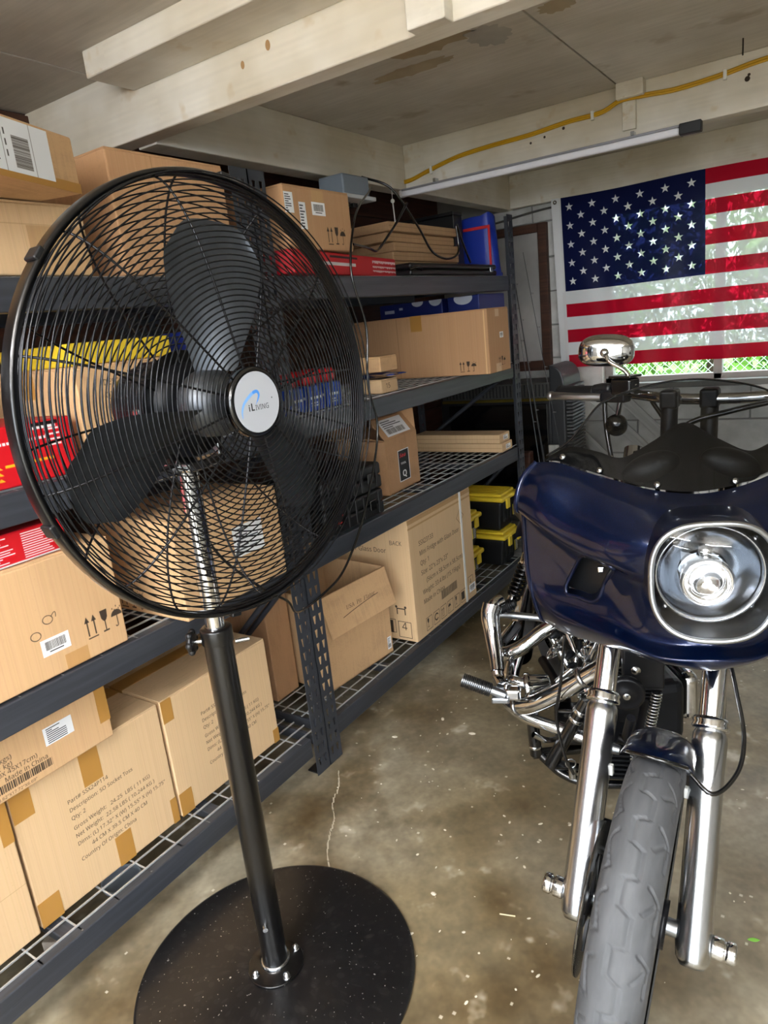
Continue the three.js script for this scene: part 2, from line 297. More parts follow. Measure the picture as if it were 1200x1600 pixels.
function shelfUnit(label, za, zb, fat) {       // za > zb
  const t = thing('shelf_unit', label, 'shelf', [(SX0 + SX1) / 2, 0, (za + zb) / 2], 0, 'steel storage shelves along the wall');
  const H = 1.97;
  for (const [x, z, mir] of [[SX1 - 0.002, za, false], [SX1 - 0.002, zb + PW, true]]) wpart('post', postGeo(H, mir).translate(x, 0.004, z), M.shelf, t);
  for (const [x, z, mir] of [[SX0, za, false], [SX0, zb + PW, true]]) { const g = postGeo(H, mir); g.rotateY(Math.PI).translate(0, 0, -PW); wpart('post', g.translate(x, 0.004, z), M.shelf, t); }
  for (const z of [za - 0.03, zb + 0.03]) for (const x of [SX1 - 0.03, SX0 + 0.03]) wpart('foot', rbox(x - 0.028, x + 0.028, 0, 0.006, z + 0.028, z - 0.028, 0.002), M.blackPlastic, t);
  for (const y of LEVELS) {
    for (const x of [SX1 - 0.005, SX0 + 0.045]) {
      wpart('beam', rbox(x - 0.04, x, y - 0.072, y, za - 0.0745, zb + 0.0745, 0.004), M.shelf, t);
    }
    for (const z of [za - 0.035, zb + 0.035]) wpart('end_bar', rbox(SX0 + 0.01, SX1 - 0.01, y - 0.05, y - 0.012, z + 0.006, z - 0.006, 0.002), M.shelf, t);
    for (const k of [0.25, 0.5, 0.75]) { const z = za + (zb - za) * k; wpart('deck_support', rbox(SX0 + 0.045, SX1 - 0.045, y - 0.03, y - 0.004, z + 0.02, z - 0.02, 0.003), M.shelf, t); }
    const ws = [];
    for (let x = SX0 + 0.02; x < SX1 - 0.005; x += 0.0465) ws.push(box(x - 0.002, x + 0.002, y, y + 0.004, za - 0.02, zb + 0.02));
    for (let z = za - 0.05; z > zb + 0.03; z -= 0.105) ws.push(box(SX0 + 0.012, SX1 - 0.012, y - 0.003, y, z + 0.002, z - 0.002));
    wpart('wire_deck', merge(ws), M.wire, t);
  }
  for (const z of [za - 0.035, zb + 0.035]) wpart('diagonal_brace', merge([rod([SX1 - 0.04, 1.20, z], [SX0 + 0.04, 0.84, z], 0.011, 0.011, 8), rod([SX1 - 0.04, 0.75, z], [SX0 + 0.04, 0.22, z], 0.011, 0.011, 8)]), M.shelf, t);
  return t;
}
shelfUnit('dark steel storage shelf behind the fan, holding the socket toss cartons', 0.32, -1.634, true);
shelfUnit('dark steel storage shelf farther in, holding the mini fridge carton', -1.637, -3.56, true);

// ================================================================ cartons
const TONES = { tan: [203, 165, 121], pale: [209, 177, 136], brown: [184, 143, 104], dull: [176, 141, 104] };
function cardCanvas(tone, w, h, draw, mw, mh) {     // canvas of a face that is mw x mh metres
  return canvasTex(w, h, (c) => {
    const [r, g, b] = TONES[tone]; c.fillStyle = `rgb(${r},${g},${b})`; c.fillRect(0, 0, w, h);
    for (let x = 0; x < w; x += 3) { const k = rnd(); c.fillStyle = `rgba(${k > 0.5 ? 255 : 60},${k > 0.5 ? 230 : 40},${k > 0.5 ? 190 : 20},${0.035 * rnd()})`; c.fillRect(x, 0, 3, h); }
    for (let i = 0; i < w * h / 260; i++) { c.fillStyle = `rgba(${rnd() > 0.5 ? '70,45,20' : '255,235,200'},${0.07 * rnd()})`; c.fillRect(rnd() * w, rnd() * h, 1 + rnd() * 2, 1 + rnd() * 2); }
    for (let i = 0; i < 3; i++) { c.strokeStyle = `rgba(120,85,45,${0.12 + 0.12 * rnd()})`; c.lineWidth = 1; const x = w * rnd(); c.beginPath(); c.moveTo(x, 0); c.lineTo(x + 3, h); c.stroke(); }
    if (draw) { c.save(); c.scale(w / mw, h / mh); draw(c, mw, mh); c.restore(); }      // draw in metres, y down
  });
}
const INK = 'rgba(38,28,20,0.88)';
const sym = {
  up(c, x, y, s) { c.fillStyle = INK; c.strokeStyle = INK; c.lineWidth = s * 0.06; for (const k of [0, 0.34]) { c.beginPath(); c.moveTo(x + k * s, y + s * 0.92); c.lineTo(x + k * s, y + s * 0.2); c.stroke(); c.beginPath(); c.moveTo(x + (k - 0.12) * s, y + s * 0.28); c.lineTo(x + k * s, y); c.lineTo(x + (k + 0.12) * s, y + s * 0.28); c.fill(); } c.fillRect(x - 0.06 * s, y + s, 0.5 * s, 0.05 * s); },
  glass(c, x, y, s) { c.fillStyle = INK; c.beginPath(); c.moveTo(x, y); c.lineTo(x + 0.36 * s, y); c.lineTo(x + 0.33 * s, y + 0.35 * s); c.quadraticCurveTo(x + 0.18 * s, y + 0.7 * s, x + 0.03 * s, y + 0.35 * s); c.fill(); c.fillRect(x + 0.155 * s, y + 0.5 * s, 0.05 * s, 0.45 * s); c.fillRect(x + 0.03 * s, y + 0.95 * s, 0.3 * s, 0.07 * s); },
  umbrella(c, x, y, s) { c.fillStyle = INK; c.strokeStyle = INK; c.lineWidth = 0.04 * s; c.beginPath(); c.arc(x + 0.28 * s, y + 0.5 * s, 0.28 * s, Math.PI, 0); c.fill(); c.beginPath(); c.moveTo(x + 0.28 * s, y + 0.5 * s); c.lineTo(x + 0.28 * s, y + 0.95 * s); c.arc(x + 0.22 * s, y + 0.95 * s, 0.06 * s, 0, Math.PI); c.stroke(); for (const [a, b] of [[0.1, 0.1], [0.3, 0.02], [0.5, 0.1], [0.2, 0.18], [0.42, 0.17]]) c.fillRect(x + a * s, y + b * s, 0.035 * s, 0.08 * s); },
  trio(c, x, y, s) { sym.up(c, x, y, s); sym.glass(c, x + 0.68 * s, y, s); sym.umbrella(c, x + 1.2 * s, y, s); },
  barcode(c, x, y, w, h) { c.fillStyle = INK; let p = 0; while (p < 1) { const k = 0.008 + 0.022 * rnd(); c.fillRect(x + p * w, y, Math.min(k, 1 - p) * w, h); p += k + 0.006 + 0.016 * rnd(); } },
  text(c, t, x, y, h, style = '') { c.save(); c.translate(x, y); c.scale(h / 40, h / 40); c.fillStyle = INK; c.font = style + ' 40px sans-serif'; c.fillText(t, 0, 0); c.restore(); },
  cell(c, x, y, s) { c.strokeStyle = INK; c.lineWidth = s * 0.04; c.strokeRect(x, y, s, s * 1.15); },
};
const cardPlain = {}; for (const k of Object.keys(TONES)) { const [r, g, b] = TONES[k]; cardPlain[k] = std(new THREE.Color(`rgb(${r},${g},${b})`), 0.85, 0, { map: cardTex }); }
const cardInside = std(0xb08a5c, 0.9, 0, { map: cardTex });
// closed carton; local x is its depth (front at +x), z runs along its front
function carton(o) {
  const [dx, h, dz] = o.size, t = thing(o.name ?? 'carton', o.label, o.category ?? 'box', o.pos, o.rot ?? 0, o.group);
  const pl = o.mat ?? cardPlain[o.tone], face = (draw, w, hh) => draw ? std(0xffffff, o.rough ?? 0.82, 0, { map: o.canvas ? canvasTex(Math.round(w * (o.ppm ?? 900)), Math.round(hh * (o.ppm ?? 900)), (c, W, H) => { c.scale(W / w, H / hh); draw(c, w, hh); }) : cardCanvas(o.tone, Math.round(w * (o.ppm ?? 900)), Math.round(hh * (o.ppm ?? 900)), draw, w, hh) }) : pl;
  const mats = [face(o.front, dz, h), pl, face(o.topDraw, dx, dz), pl, face(o.side, dx, h), pl];
  part('body', new RoundedBoxGeometry(dx, h - (o.flaps === false ? 0 : 0.004), dz, 2, Math.min(0.005, h * 0.2)).translate(0, (h - (o.flaps === false ? 0 : 0.004)) / 2, 0), mats, t);
  if (o.flaps !== false) for (const s of [-1, 1]) part('flap', rbox(s > 0 ? 0.0015 : -dx / 2 + 0.002, s > 0 ? dx / 2 - 0.002 : -0.0015, h - 0.005, h, -dz / 2 + 0.002, dz / 2 - 0.002, 0.001, 1), pl, t);
  if (o.tape) {
    part('tape', merge([box(-0.03, 0.03, h, h + 0.0008, -dz / 2, dz / 2), box(-0.03, 0.03, h - 0.07, h, dz / 2, dz / 2 + 0.0008), box(-0.03, 0.03, h - 0.07, h, -dz / 2 - 0.0008, -dz / 2)]), M.tape, t);
  }
  for (const [y0, y1, z0, z1] of o.tapes ?? []) part('tape', box(dx / 2, dx / 2 + 0.0008, y0, y1, z0, z1), M.tape, t);
  for (const [y0, y1, z0, z1, draw] of o.labels ?? []) part('label', labelGeo(z1 - z0, y1 - y0).translate(dx / 2 + 0.001, (y0 + y1) / 2, (z0 + z1) / 2), std(0xffffff, 0.5, 0, { map: canvasTex(256, Math.max(32, Math.round(256 * (y1 - y0) / (z1 - z0))), draw ?? paperLabel) }), t);
  return t;
}
const labelGeo = (w, h) => new THREE.PlaneGeometry(w, h).rotateY(Math.PI / 2);
function paperLabel(c, w, h) { c.fillStyle = '#eceef0'; c.fillRect(0, 0, w, h); c.fillStyle = '#33363a'; for (let y = h * 0.12; y < h * 0.5; y += h * 0.12) c.fillRect(w * 0.08, y, w * (0.3 + 0.5 * rnd()), h * 0.045); sym.barcode(c, w * 0.1, h * 0.58, w * 0.75, h * 0.3); }
function barLabel(c, w, h) { c.fillStyle = '#f2f3f4'; c.fillRect(0, 0, w, h); sym.barcode(c, w * 0.14, h * 0.16, w * 0.72, h * 0.52); c.fillStyle = '#444'; c.fillRect(w * 0.25, h * 0.76, w * 0.5, h * 0.07); }
function textLabel(c, w, h) { c.fillStyle = '#eceef0'; c.fillRect(0, 0, w, h); c.fillStyle = '#3c4046'; for (let y = h * 0.1; y < h * 0.9; y += h * 0.11) c.fillRect(w * 0.1, y, w * (0.2 + 0.6 * rnd()), h * 0.05); }
const at = (x0, x1, y0, z0, z1) => [(x0 + x1) / 2, y0, (z0 + z1) / 2];
const D = LEVELS.map((y) => y + 0.005);      // what stands on the decks
// ---- top deck
carton({ label: 'brown carton under the battered parcel at the left end of the top shelf', tone: 'pale', size: [0.42, 0.153, 0.52], pos: at(-1.92, -1.5, D[3], -1.085, -0.565), tape: true, front: (c, w, h) => { c.fillStyle = 'rgba(120,90,50,.25)'; c.fillRect(0, h * 0.28, w, 0.002); c.fillStyle = 'rgba(150,110,60,.35)'; c.fillRect(w * 0.72, h * 0.3, w * 0.3, h * 0.7); } });
carton({ label: 'battered parcel with a white shipping label overhanging the top shelf at the left', tone: 'tan', size: [0.48, 0.112, 0.5], pos: [-1.552, D[3] + 0.156, -0.712], rot: 0.337, flaps: false,
  labels: [[0.012, 0.106, -0.17, 0.02, (c, w, h) => { c.fillStyle = '#e8ecf0'; c.fillRect(0, 0, w, h); c.fillStyle = '#777'; c.fillRect(w * 0.72, 0, 2, h); c.fillRect(w * 0.3, 0, 2, h); c.save(); c.translate(w * 0.68, h * 0.3); c.rotate(Math.PI / 2); sym.barcode(c, 0, 0, h * 0.6, w * 0.24); c.restore(); c.fillStyle = '#444'; for (let y = h * 0.1; y < h * 0.9; y += h * 0.1) c.fillRect(w * 0.05, y, w * 0.2 * rnd() + 4, 3); for (let y = h * 0.2; y < h * 0.8; y += h * 0.2) c.fillRect(w * 0.34, y, 5, h * 0.12); }]],
  tapes: [[0.0, 0.02, -0.25, 0.25]] });
carton({ label: 'large plain brown carton on the top shelf behind the top of the fan', tone: 'brown', size: [0.42, 0.292, 0.383], pos: at(-1.92, -1.5, D[3], -1.56, -1.177), tape: true, front: (c, w, h) => { sym.trio(c, w * 0.62, h * 0.76, 0.05); c.fillStyle = 'rgba(90,60,30,.5)'; c.fillRect(w * 0.35, 0, 0.0015, h); } });
const redMat = std(0xa51220, 0.5);
carton({ name: 'tool_carton', label: 'long flat red carton with white print under a brown carton on the top shelf', tone: 'tan', mat: redMat, canvas: true, flaps: false, size: [0.24, 0.072, 0.82], pos: [-1.625, D[3], -2.13], rot: 0.164, rough: 0.5,
  front: (c, w, h) => { c.fillStyle = '#c3161f'; c.fillRect(0, 0, w, h); c.fillStyle = '#2a1517'; c.fillRect(w * 0.30, h * 0.12, w * 0.26, h * 0.1); c.fillStyle = '#d8d8d8'; c.fillRect(w * 0.2, h * 0.42, w * 0.34, h * 0.16); c.fillStyle = '#f1eaea'; for (const [y, s] of [[0.18, 0.14], [0.46, 0.1], [0.68, 0.1]]) for (let x = 0.72; x < 0.985; x += 0.012) c.fillRect(w * x, h * y, w * 0.009, h * s * (0.7 + 0.5 * rnd())); } });
carton({ label: 'brown carton with three white labels on top of the long red carton', tone: 'brown', size: [0.3, 0.188, 0.345], pos: at(-1.77, -1.47, D[3] + 0.076, -2.12, -1.775), tape: true,
  front: (c, w, h) => { sym.trio(c, w * 0.6, h * 0.60, 0.055); c.fillStyle = 'rgba(200,165,110,.5)'; c.fillRect(w * 0.40, 0, w * 0.18, h * 0.2); },
  labels: [[0.105, 0.165, 0.130, 0.1725, textLabel], [0.06, 0.14, 0.072, 0.105, textLabel], [0.105, 0.145, -0.03, 0.04, barLabel]] });
for (let i = 0; i < 6; i++) carton({ name: 'flat_carton', label: ['lowest', 'second', 'third', 'fourth', 'fifth', 'topmost'][i] + ' flat brown carton in the stack on the top shelf beside the black cables', group: 'stack of flat cartons on the top shelf', tone: 'dull', flaps: false, ppm: 500, size: [0.36, 0.0365, 0.6], pos: [-1.80 + rr(-0.012, 0.02), D[3] + i * 0.0375, -2.93 + rr(-0.02, 0.02) + (i > 3 ? 0.04 : 0)], front: (c, w, h) => { c.fillStyle = 'rgba(70,45,20,.5)'; c.fillRect(0, h * 0.45, w, 0.0016); } });
{
  const t = thing('instrument_case', 'long flat black case lying along the front of the top shelf', 'case', at(-1.605, -1.505, D[3], -3.40, -2.56));
  part('body', rbox(-0.05, 0.05, 0, 0.026, -0.42, 0.42, 0.01, 3), M.blackPlastic, t); part('lid', rbox(-0.05, 0.05, 0.028, 0.052, -0.42, 0.42, 0.012, 3), M.blackPlastic, t);
  part('latch', rbox(0.05, 0.056, 0.015, 0.038, -0.36, -0.33, 0.002), M.steel, t); part('handle', pipe([[0.05, 0.022, 0.34], [0.065, 0.03, 0.36], [0.065, 0.03, 0.41], [0.05, 0.022, 0.43]], 0.005, 16, 6), M.blackGloss, t);
  const e = thing('black_box', 'tall black box standing behind the flat carton stack on the top shelf', 'box', at(-2.0, -1.66, D[3], -3.36, -3.27)); part('body', rbox(-0.17, 0.17, 0, 0.3, -0.045, 0.045, 0.004), M.blackPlastic, e); part('lid', rbox(-0.172, 0.172, 0.302, 0.318, -0.047, 0.047, 0.003), M.blackPlastic, e);
  const bag = thing('shopping_bag', 'blue woven shopping bag with red straps at the far end of the top shelf', 'bag', at(-1.81, -1.53, D[3], -3.545, -3.415));
  const blueBag = std(0x14309a, 0.4);
  const rows = [0, 0.1, 0.2, 0.3].map((y, j) => Array.from({ length: 17 }, (_, i) => { const a = i / 16 * Math.PI * 2, r = 1 - 0.06 * j + 0.02 * Math.sin(5 * a + j); return V3(0.15 * r * Math.sign(Math.cos(a)) * Math.pow(Math.abs(Math.cos(a)), 0.5), y + 0.01 * Math.sin(3 * a) * (j === 3), 0.055 * r * Math.sign(Math.sin(a)) * Math.pow(Math.abs(Math.sin(a)), 0.5)); }));
  part('sack', surface(rows, 48, 12), new THREE.MeshStandardMaterial({ color: 0x14309a, roughness: 0.4, side: THREE.DoubleSide }), bag);
  part('strap', merge([box(0.118, 0.128, 0.0, 0.24, 0.052, 0.058), box(-0.02, 0.128, 0.232, 0.246, 0.05, 0.056)]), std(0xc02028, 0.5), bag); part('gusset', rbox(-0.14, 0.14, 0, 0.02, -0.05, 0.05, 0.005), blueBag, bag);
}
// ---- third deck
carton({ label: 'long brown carton sticking out over the front of the third shelf', tone: 'brown', size: [0.72, 0.283, 0.232], pos: at(-2.055, -1.335, D[2], -3.112, -2.88), tape: true,
  side: (c, w, h) => { sym.trio(c, w * 0.80, h * 0.78, 0.045); c.fillStyle = 'rgba(80,55,30,.55)'; c.fillRect(w * 0.35, 0, 0.0018, h); c.fillStyle = 'rgba(225,190,140,.8)'; c.fillRect(w * 0.975, 0, 0.006, h); },
  front: (c, w, h) => { sym.trio(c, w * 0.45, h * 0.76, 0.04); c.fillStyle = 'rgba(230,210,180,.55)'; c.fillRect(w * 0.36, 0, w * 0.18, h * 0.12); c.fillRect(w * 0.3, h * 0.86, w * 0.24, h * 0.14); }, labels: [[0.15, 0.176, -0.045, -0.005, barLabel]] });
const blueCard = std(0x16246b, 0.45);
for (const [i, x0, x1] of [[0, -2.07, -1.70], [1, -1.67, -1.50]]) carton({ name: 'blue_carton', label: i ? 'dark blue carton behind the long brown carton, next to the end post' : 'wide dark blue carton behind the long brown carton on the third shelf', group: 'blue cartons on the third shelf', tone: 'tan', mat: blueCard, canvas: true, flaps: false, size: [x1 - x0, 0.355, 0.3], pos: at(x0, x1, D[2], -3.46, -3.16), rough: 0.45,
  side: (c, w, h) => { c.fillStyle = '#172668'; c.fillRect(0, 0, w, h); c.fillStyle = '#c9ced8'; if (i) { c.beginPath(); c.ellipse(w * 0.5, 0.01, w * 0.3, 0.03, 0, 0, 7); c.fill(); } else { c.fillRect(w * 0.08, 0.028, w * 0.16, 0.016); c.fillRect(w * 0.32, 0.02, w * 0.06, 0.012); c.beginPath(); c.ellipse(w * 0.62, 0.004, w * 0.09, 0.02, 0, 0, 7); c.fill(); c.beginPath(); c.ellipse(w * 0.9, 0.0, w * 0.1, 0.03, 0, 0, 7); c.fill(); } } });
carton({ name: 'small_carton', label: 'lower of two small cartons behind the fan rim on the third shelf', tone: 'pale', size: [0.14, 0.055, 0.12], pos: at(-1.66, -1.52, D[2], -2.40, -2.28), ppm: 1500, front: (c, w, h) => sym.text(c, '15', w * 0.25, h * 0.65, 0.03) });
carton({ name: 'small_carton', label: 'upper of two small cartons, open at the top, on the third shelf', tone: 'tan', size: [0.15, 0.06, 0.125], pos: at(-1.67, -1.52, D[2] + 0.083, -2.41, -2.285), ppm: 900 });
{
  const b = single('plastic_packet', 'crumpled blue plastic packet pinched between two small cartons', 'packet', surface([-0.06, -0.02, 0.02, 0.06].map((z) => Array.from({ length: 13 }, (_, i) => { const a = i / 12 * 6.2832; return V3(0.085 * Math.cos(a) * (1 + 0.1 * Math.sin(z * 90)), 0.012 + 0.0115 * Math.sin(a) * (1 - Math.abs(z) * 6), z + 0.01 * Math.sin(a * 2)); })), 24, 10), new THREE.MeshPhysicalMaterial({ color: 0x1d3f9c, roughness: 0.2, clearcoat: 1, side: THREE.DoubleSide }), [-1.565, D[2] + 0.057, -2.34]);
  // packs seen through the right half of the fan
  [[-1.735, -1.80], [-1.81, -1.875], [-1.885, -1.95]].forEach(([z1, z0], i) => {
    const t = thing('blister_pack', ['first', 'middle', 'last'][i] + ' blue pack with a red top behind the right of the fan', 'pack', at(-1.66, -1.52, D[2], z0 - 0.03 * i, z1 - 0.03 * i), 0, 'blue and red packs behind the fan');
    part('box', rbox(-0.07, 0.07, 0, 0.085, -0.038, 0.038, 0.004), std(0xffffff, 0.35, 0, { map: canvasTex(128, 128, (c, w, h) => { c.fillStyle = '#1b3f9e'; c.fillRect(0, 0, w, h); c.fillStyle = '#dfe6f2'; c.fillRect(12, 54, 100, 14); c.fillRect(12, 84, 60, 7); c.fillRect(12, 98, 74, 7); }) }), t);
    part('cap', rbox(-0.062, 0.062, 0.086, 0.135, -0.034, 0.034, 0.016, 3), std(0xc01a22, 0.3), t);
  });
}
carton({ label: 'tan carton with printed text seen through the left of the fan cage', tone: 'tan', size: [0.4, 0.238, 0.425], pos: at(-1.9, -1.5, D[2], -1.40, -0.975), tape: true, ppm: 700,
  front: (c, w, h) => { ['DESC: P', 'QTY: 8', 'GW: 22', 'NW: 2', 'PN:'].forEach((s, i) => sym.text(c, s, w * 0.17, h * (0.2 + 0.13 * i), 0.02)); } });
carton({ name: 'yellow_carton', label: 'flat yellow carton lying on top of the tan carton with printed text', tone: 'pale', mat: M.yellow, flaps: false, size: [0.3, 0.052, 0.3], pos: at(-1.81, -1.51, D[2] + 0.239, -1.28, -0.98), tape: false });
carton({ name: 'blue_carton', label: 'upright blue carton behind the hub of the fan', tone: 'tan', mat: std(0x24389a, 0.4), flaps: false, canvas: true, size: [0.3, 0.3, 0.12], pos: at(-1.9, -1.6, D[2], -1.55, -1.43), front: (c, w, h) => { c.fillStyle = '#26409f'; c.fillRect(0, 0, w, h); c.fillStyle = '#b9c2e4'; c.fillRect(w * 0.1, h * 0.1, w * 0.8, h * 0.06); c.fillRect(w * 0.1, h * 0.22, w * 0.5, h * 0.04); } });
carton({ name: 'tool_carton', label: 'red carton with yellow warning print at the left edge of the third shelf', tone: 'tan', mat: redMat, canvas: true, flaps: false, size: [0.26, 0.132, 0.58], pos: at(-1.76, -1.5, D[2], -0.945, -0.365), rough: 0.4,
  front: (c, w, h) => { c.fillStyle = '#c8141f'; c.fillRect(0, 0, w, h); c.fillStyle = '#1c1213'; c.fillRect(w * 0.83, h * 0.02, w * 0.11, h * 0.06); c.fillStyle = '#e8e8e8'; c.fillRect(w * 0.83, h * 0.08, w * 0.1, h * 0.05); c.fillStyle = '#f3e6e6'; for (let x = 0.5; x < 0.9; x += 0.016) c.fillRect(w * x, h * 0.25, w * 0.012, h * 0.05); for (let y = 0.14; y < 0.5; y += 0.09) c.fillRect(w * 0.88, h * y, w * 0.06, h * 0.035); c.fillStyle = '#e8b020'; c.fillRect(w * 0.70, h * 0.62, w * 0.2, h * 0.05); for (const y of [0.62, 0.72, 0.82]) { c.beginPath(); c.moveTo(w * 0.66, h * (y + 0.06)); c.lineTo(w * 0.675, h * y); c.lineTo(w * 0.69, h * (y + 0.06)); c.fill(); } } });
carton({ label: 'brown carton standing behind the red carton at the left edge of the third shelf', tone: 'brown', size: [0.22, 0.2, 0.5], pos: at(-2.02, -1.80, D[2], -0.90, -0.4) });
// ---- second deck
carton({ label: 'tan carton with a barcode and handling symbols under the flat red pack', tone: 'tan', size: [0.42, 0.278, 0.5], pos: at(-1.91, -1.49, D[1], -0.965, -0.465), ppm: 1000,
  front: (c, w, h) => { sym.trio(c, w * 0.80, h * 0.62, 0.055); c.strokeStyle = INK; c.lineWidth = 0.0016; for (const [x, y, a] of [[0.55, 0.60, 0.012], [0.62, 0.50, 0.012]]) { c.beginPath(); c.ellipse(w * x, h * y, a, 0.010, 0.2, 0, 7); c.stroke(); } c.beginPath(); c.moveTo(w * 0.64, h * 0.48); c.quadraticCurveTo(w * 0.67, h * 0.42, w * 0.66, h * 0.50); c.stroke(); c.fillStyle = 'rgba(170,120,55,.5)'; c.fillRect(w * 0.66, h * 0.86, w * 0.12, h * 0.14); },
  labels: [[0.055, 0.095, -0.10, -0.03, barLabel]] });
carton({ name: 'tool_carton', label: 'flat red pack covered in white print lying on the tan carton of the second shelf', tone: 'tan', mat: redMat, canvas: true, flaps: false, size: [0.27, 0.074, 0.47], pos: at(-1.77, -1.5, D[1] + 0.279, -0.87, -0.40), rough: 0.35,
  front: (c, w, h) => { c.fillStyle = '#c1121d'; c.fillRect(0, 0, w, h); c.fillStyle = '#f2dede'; for (const x0 of [0.28, 0.55, 0.78]) for (let y = 0.1; y < 0.86; y += 0.075) c.fillRect(w * x0, h * y, w * (0.1 + 0.09 * rnd()), h * 0.035); c.fillStyle = '#d5d5d5'; c.fillRect(0, h * 0.93, w, h * 0.07); } });
carton({ label: 'carton with handling symbols poking out behind the lower rim of the fan', tone: 'tan', size: [0.34, 0.275, 0.4], pos: at(-1.76, -1.42, D[1], -1.50, -1.10), ppm: 900,
  side: (c, w, h) => sym.trio(c, w * 0.2, h * 0.74, 0.06), front: (c, w, h) => { c.fillStyle = 'rgba(60,45,30,.55)'; c.fillRect(w * 0.12, h * 0.62, w * 0.1, h * 0.08); }, labels: [[0.11, 0.20, -0.12, 0.0, textLabel]] });
{ // two stacked black tool cases
  for (const i of [0, 1]) {
    const t = thing('tool_case', i ? 'upper of two stacked black plastic tool cases on the second shelf' : 'lower of two stacked black plastic tool cases, with a red emblem', 'case', at(-1.78, -1.49, D[1] + i * 0.103, -2.17, -1.80), 0, 'black tool cases on the second shelf');
    part('base', rbox(-0.145, 0.145, 0, 0.05, -0.185, 0.185, 0.01, 3), M.blackPlastic, t); part('lid', rbox(-0.145, 0.145, 0.052, 0.1, -0.185, 0.185, 0.012, 3), M.blackPlastic, t);
    for (const z of [-0.1, 0.1]) part('latch', rbox(0.145, 0.155, 0.03, 0.07, z - 0.02, z + 0.02, 0.003), M.blackGloss, t);
    part('ribs', merge([-0.15, -0.05, 0.0, 0.05, 0.15].map((z) => rbox(0.143, 0.149, 0.008, 0.094, z - 0.006, z + 0.006, 0.002, 1))), M.blackPlastic, t);
    if (!i) part('emblem', new THREE.TorusGeometry(0.018, 0.005, 8, 24, 5.2).rotateY(Math.PI / 2).translate(0.151, 0.06, 0.115), std(0xc8281e, 0.5), t);
  }
}
// open carton with slanted flaps; flaps: [side, length, angle in degrees from upright outward]
function openCarton(o) {
  const [dx, h, dz] = o.size, t = thing('open_carton', o.label, 'box', o.pos, o.rot ?? 0), k = 0.004, pl = cardPlain[o.tone];
  const fm = o.front ? std(0xffffff, 0.82, 0, { map: cardCanvas(o.tone, Math.round(dz * 1100), Math.round(h * 1100), o.front, dz, h) }) : pl;
  part('bottom', box(-dx / 2, dx / 2, 0, k, -dz / 2, dz / 2), cardInside, t);
  part('front_panel', new THREE.BoxGeometry(k, h, dz).translate(dx / 2 - k / 2, h / 2, 0), [fm, cardInside, pl, pl, pl, pl], t);
  part('back_panel', box(-dx / 2, -dx / 2 + k, 0, h, -dz / 2, dz / 2), pl, t);
  part('side_panel', box(-dx / 2 + k, dx / 2 - k, 0, h, dz / 2 - k, dz / 2), pl, t); part('side_panel', box(-dx / 2 + k, dx / 2 - k, 0, h, -dz / 2, -dz / 2 + k), pl, t);
  for (const [side, len, deg, mat] of o.flapList) {
    const along = side === 'front' || side === 'back' ? dz : dx, g = rbox(-k / 2, k / 2, 0, len, -along / 2 + 0.003, along / 2 - 0.003, 0.001, 1);
    g.rotateZ(-deg * Math.PI / 180);
    if (side === 'back') g.rotateY(Math.PI); if (side === 'near') g.rotateY(-Math.PI / 2); if (side === 'far') g.rotateY(Math.PI / 2);
    g.translate(side === 'front' ? dx / 2 : side === 'back' ? -dx / 2 : 0, h, side === 'near' ? dz / 2 : side === 'far' ? -dz / 2 : 0);
    const f = part('flap', g, pl, t);
    if (mat) { const sd = deg > 90 ? -1 : 1, q = new THREE.PlaneGeometry(mat.w, mat.h).rotateY(sd * Math.PI / 2).translate(sd * (k / 2 + 0.0012), mat.y, mat.z ?? 0); q.rotateZ(-deg * Math.PI / 180); q.translate(dx / 2, h, 0); part('label', q, std(0xffffff, 0.5, 0, { map: canvasTex(256, 128, mat.draw), transparent: !!mat.clear, side: THREE.DoubleSide }), f); }
  }
  for (const [y0, y1, z0, z1, draw] of o.labels ?? []) part('label', labelGeo(z1 - z0, y1 - y0).translate(dx / 2 + 0.001, (y0 + y1) / 2, (z0 + z1) / 2), std(0xffffff, 0.5, 0, { map: canvasTex(128, 256, draw ?? paperLabel) }), t);
  return t;
}
openCarton({ label: 'open brown carton with a labelled raised flap and a black sticker', tone: 'brown', size: [0.24, 0.235, 0.285], pos: [-1.735, D[1], -2.525], rot: 0.05,
  flapList: [['front', 0.105, -38, { w: 0.2, h: 0.085, y: 0.053, draw: paperLabel }], ['far', 0.11, -4], ['near', 0.1, 75], ['back', 0.1, 50]],
  labels: [[0.035, 0.175, -0.055, 0.045, (c, w, h) => { c.fillStyle = '#17181b'; c.fillRect(0, 0, w, h); c.strokeStyle = '#e8e8e8'; c.lineWidth = 7; c.strokeRect(4, 4, w - 8, h - 8); c.fillStyle = '#d8232a'; c.font = 'italic bold 44px sans-serif'; c.fillText('Sea', 16, 62); c.fillStyle = '#e6e6e6'; c.font = 'bold 24px sans-serif'; c.fillText('TOOL', 26, 120); c.font = 'bold 70px sans-serif'; c.fillText('Q', 36, 220); }]] });
for (const i of [0, 1]) carton({ name: 'flat_carton', label: i ? 'upper of two long flat cartons lying across the second shelf' : 'lower of two long flat cartons lying across the second shelf', group: 'long flat cartons on the second shelf', tone: 'pale', size: [0.52, 0.047, 0.135], pos: at(-2.01 + i * -0.012, -1.49 - i * 0.012, D[1] + i * 0.048, -3.435, -3.30), ppm: 700, flaps: false, side: (c, w, h) => { c.fillStyle = 'rgba(110,75,40,.6)'; c.fillRect(0, h * 0.5, w, 0.0015); }, labels: [[0.012, 0.036, -0.04, 0.02, paperLabel]] });
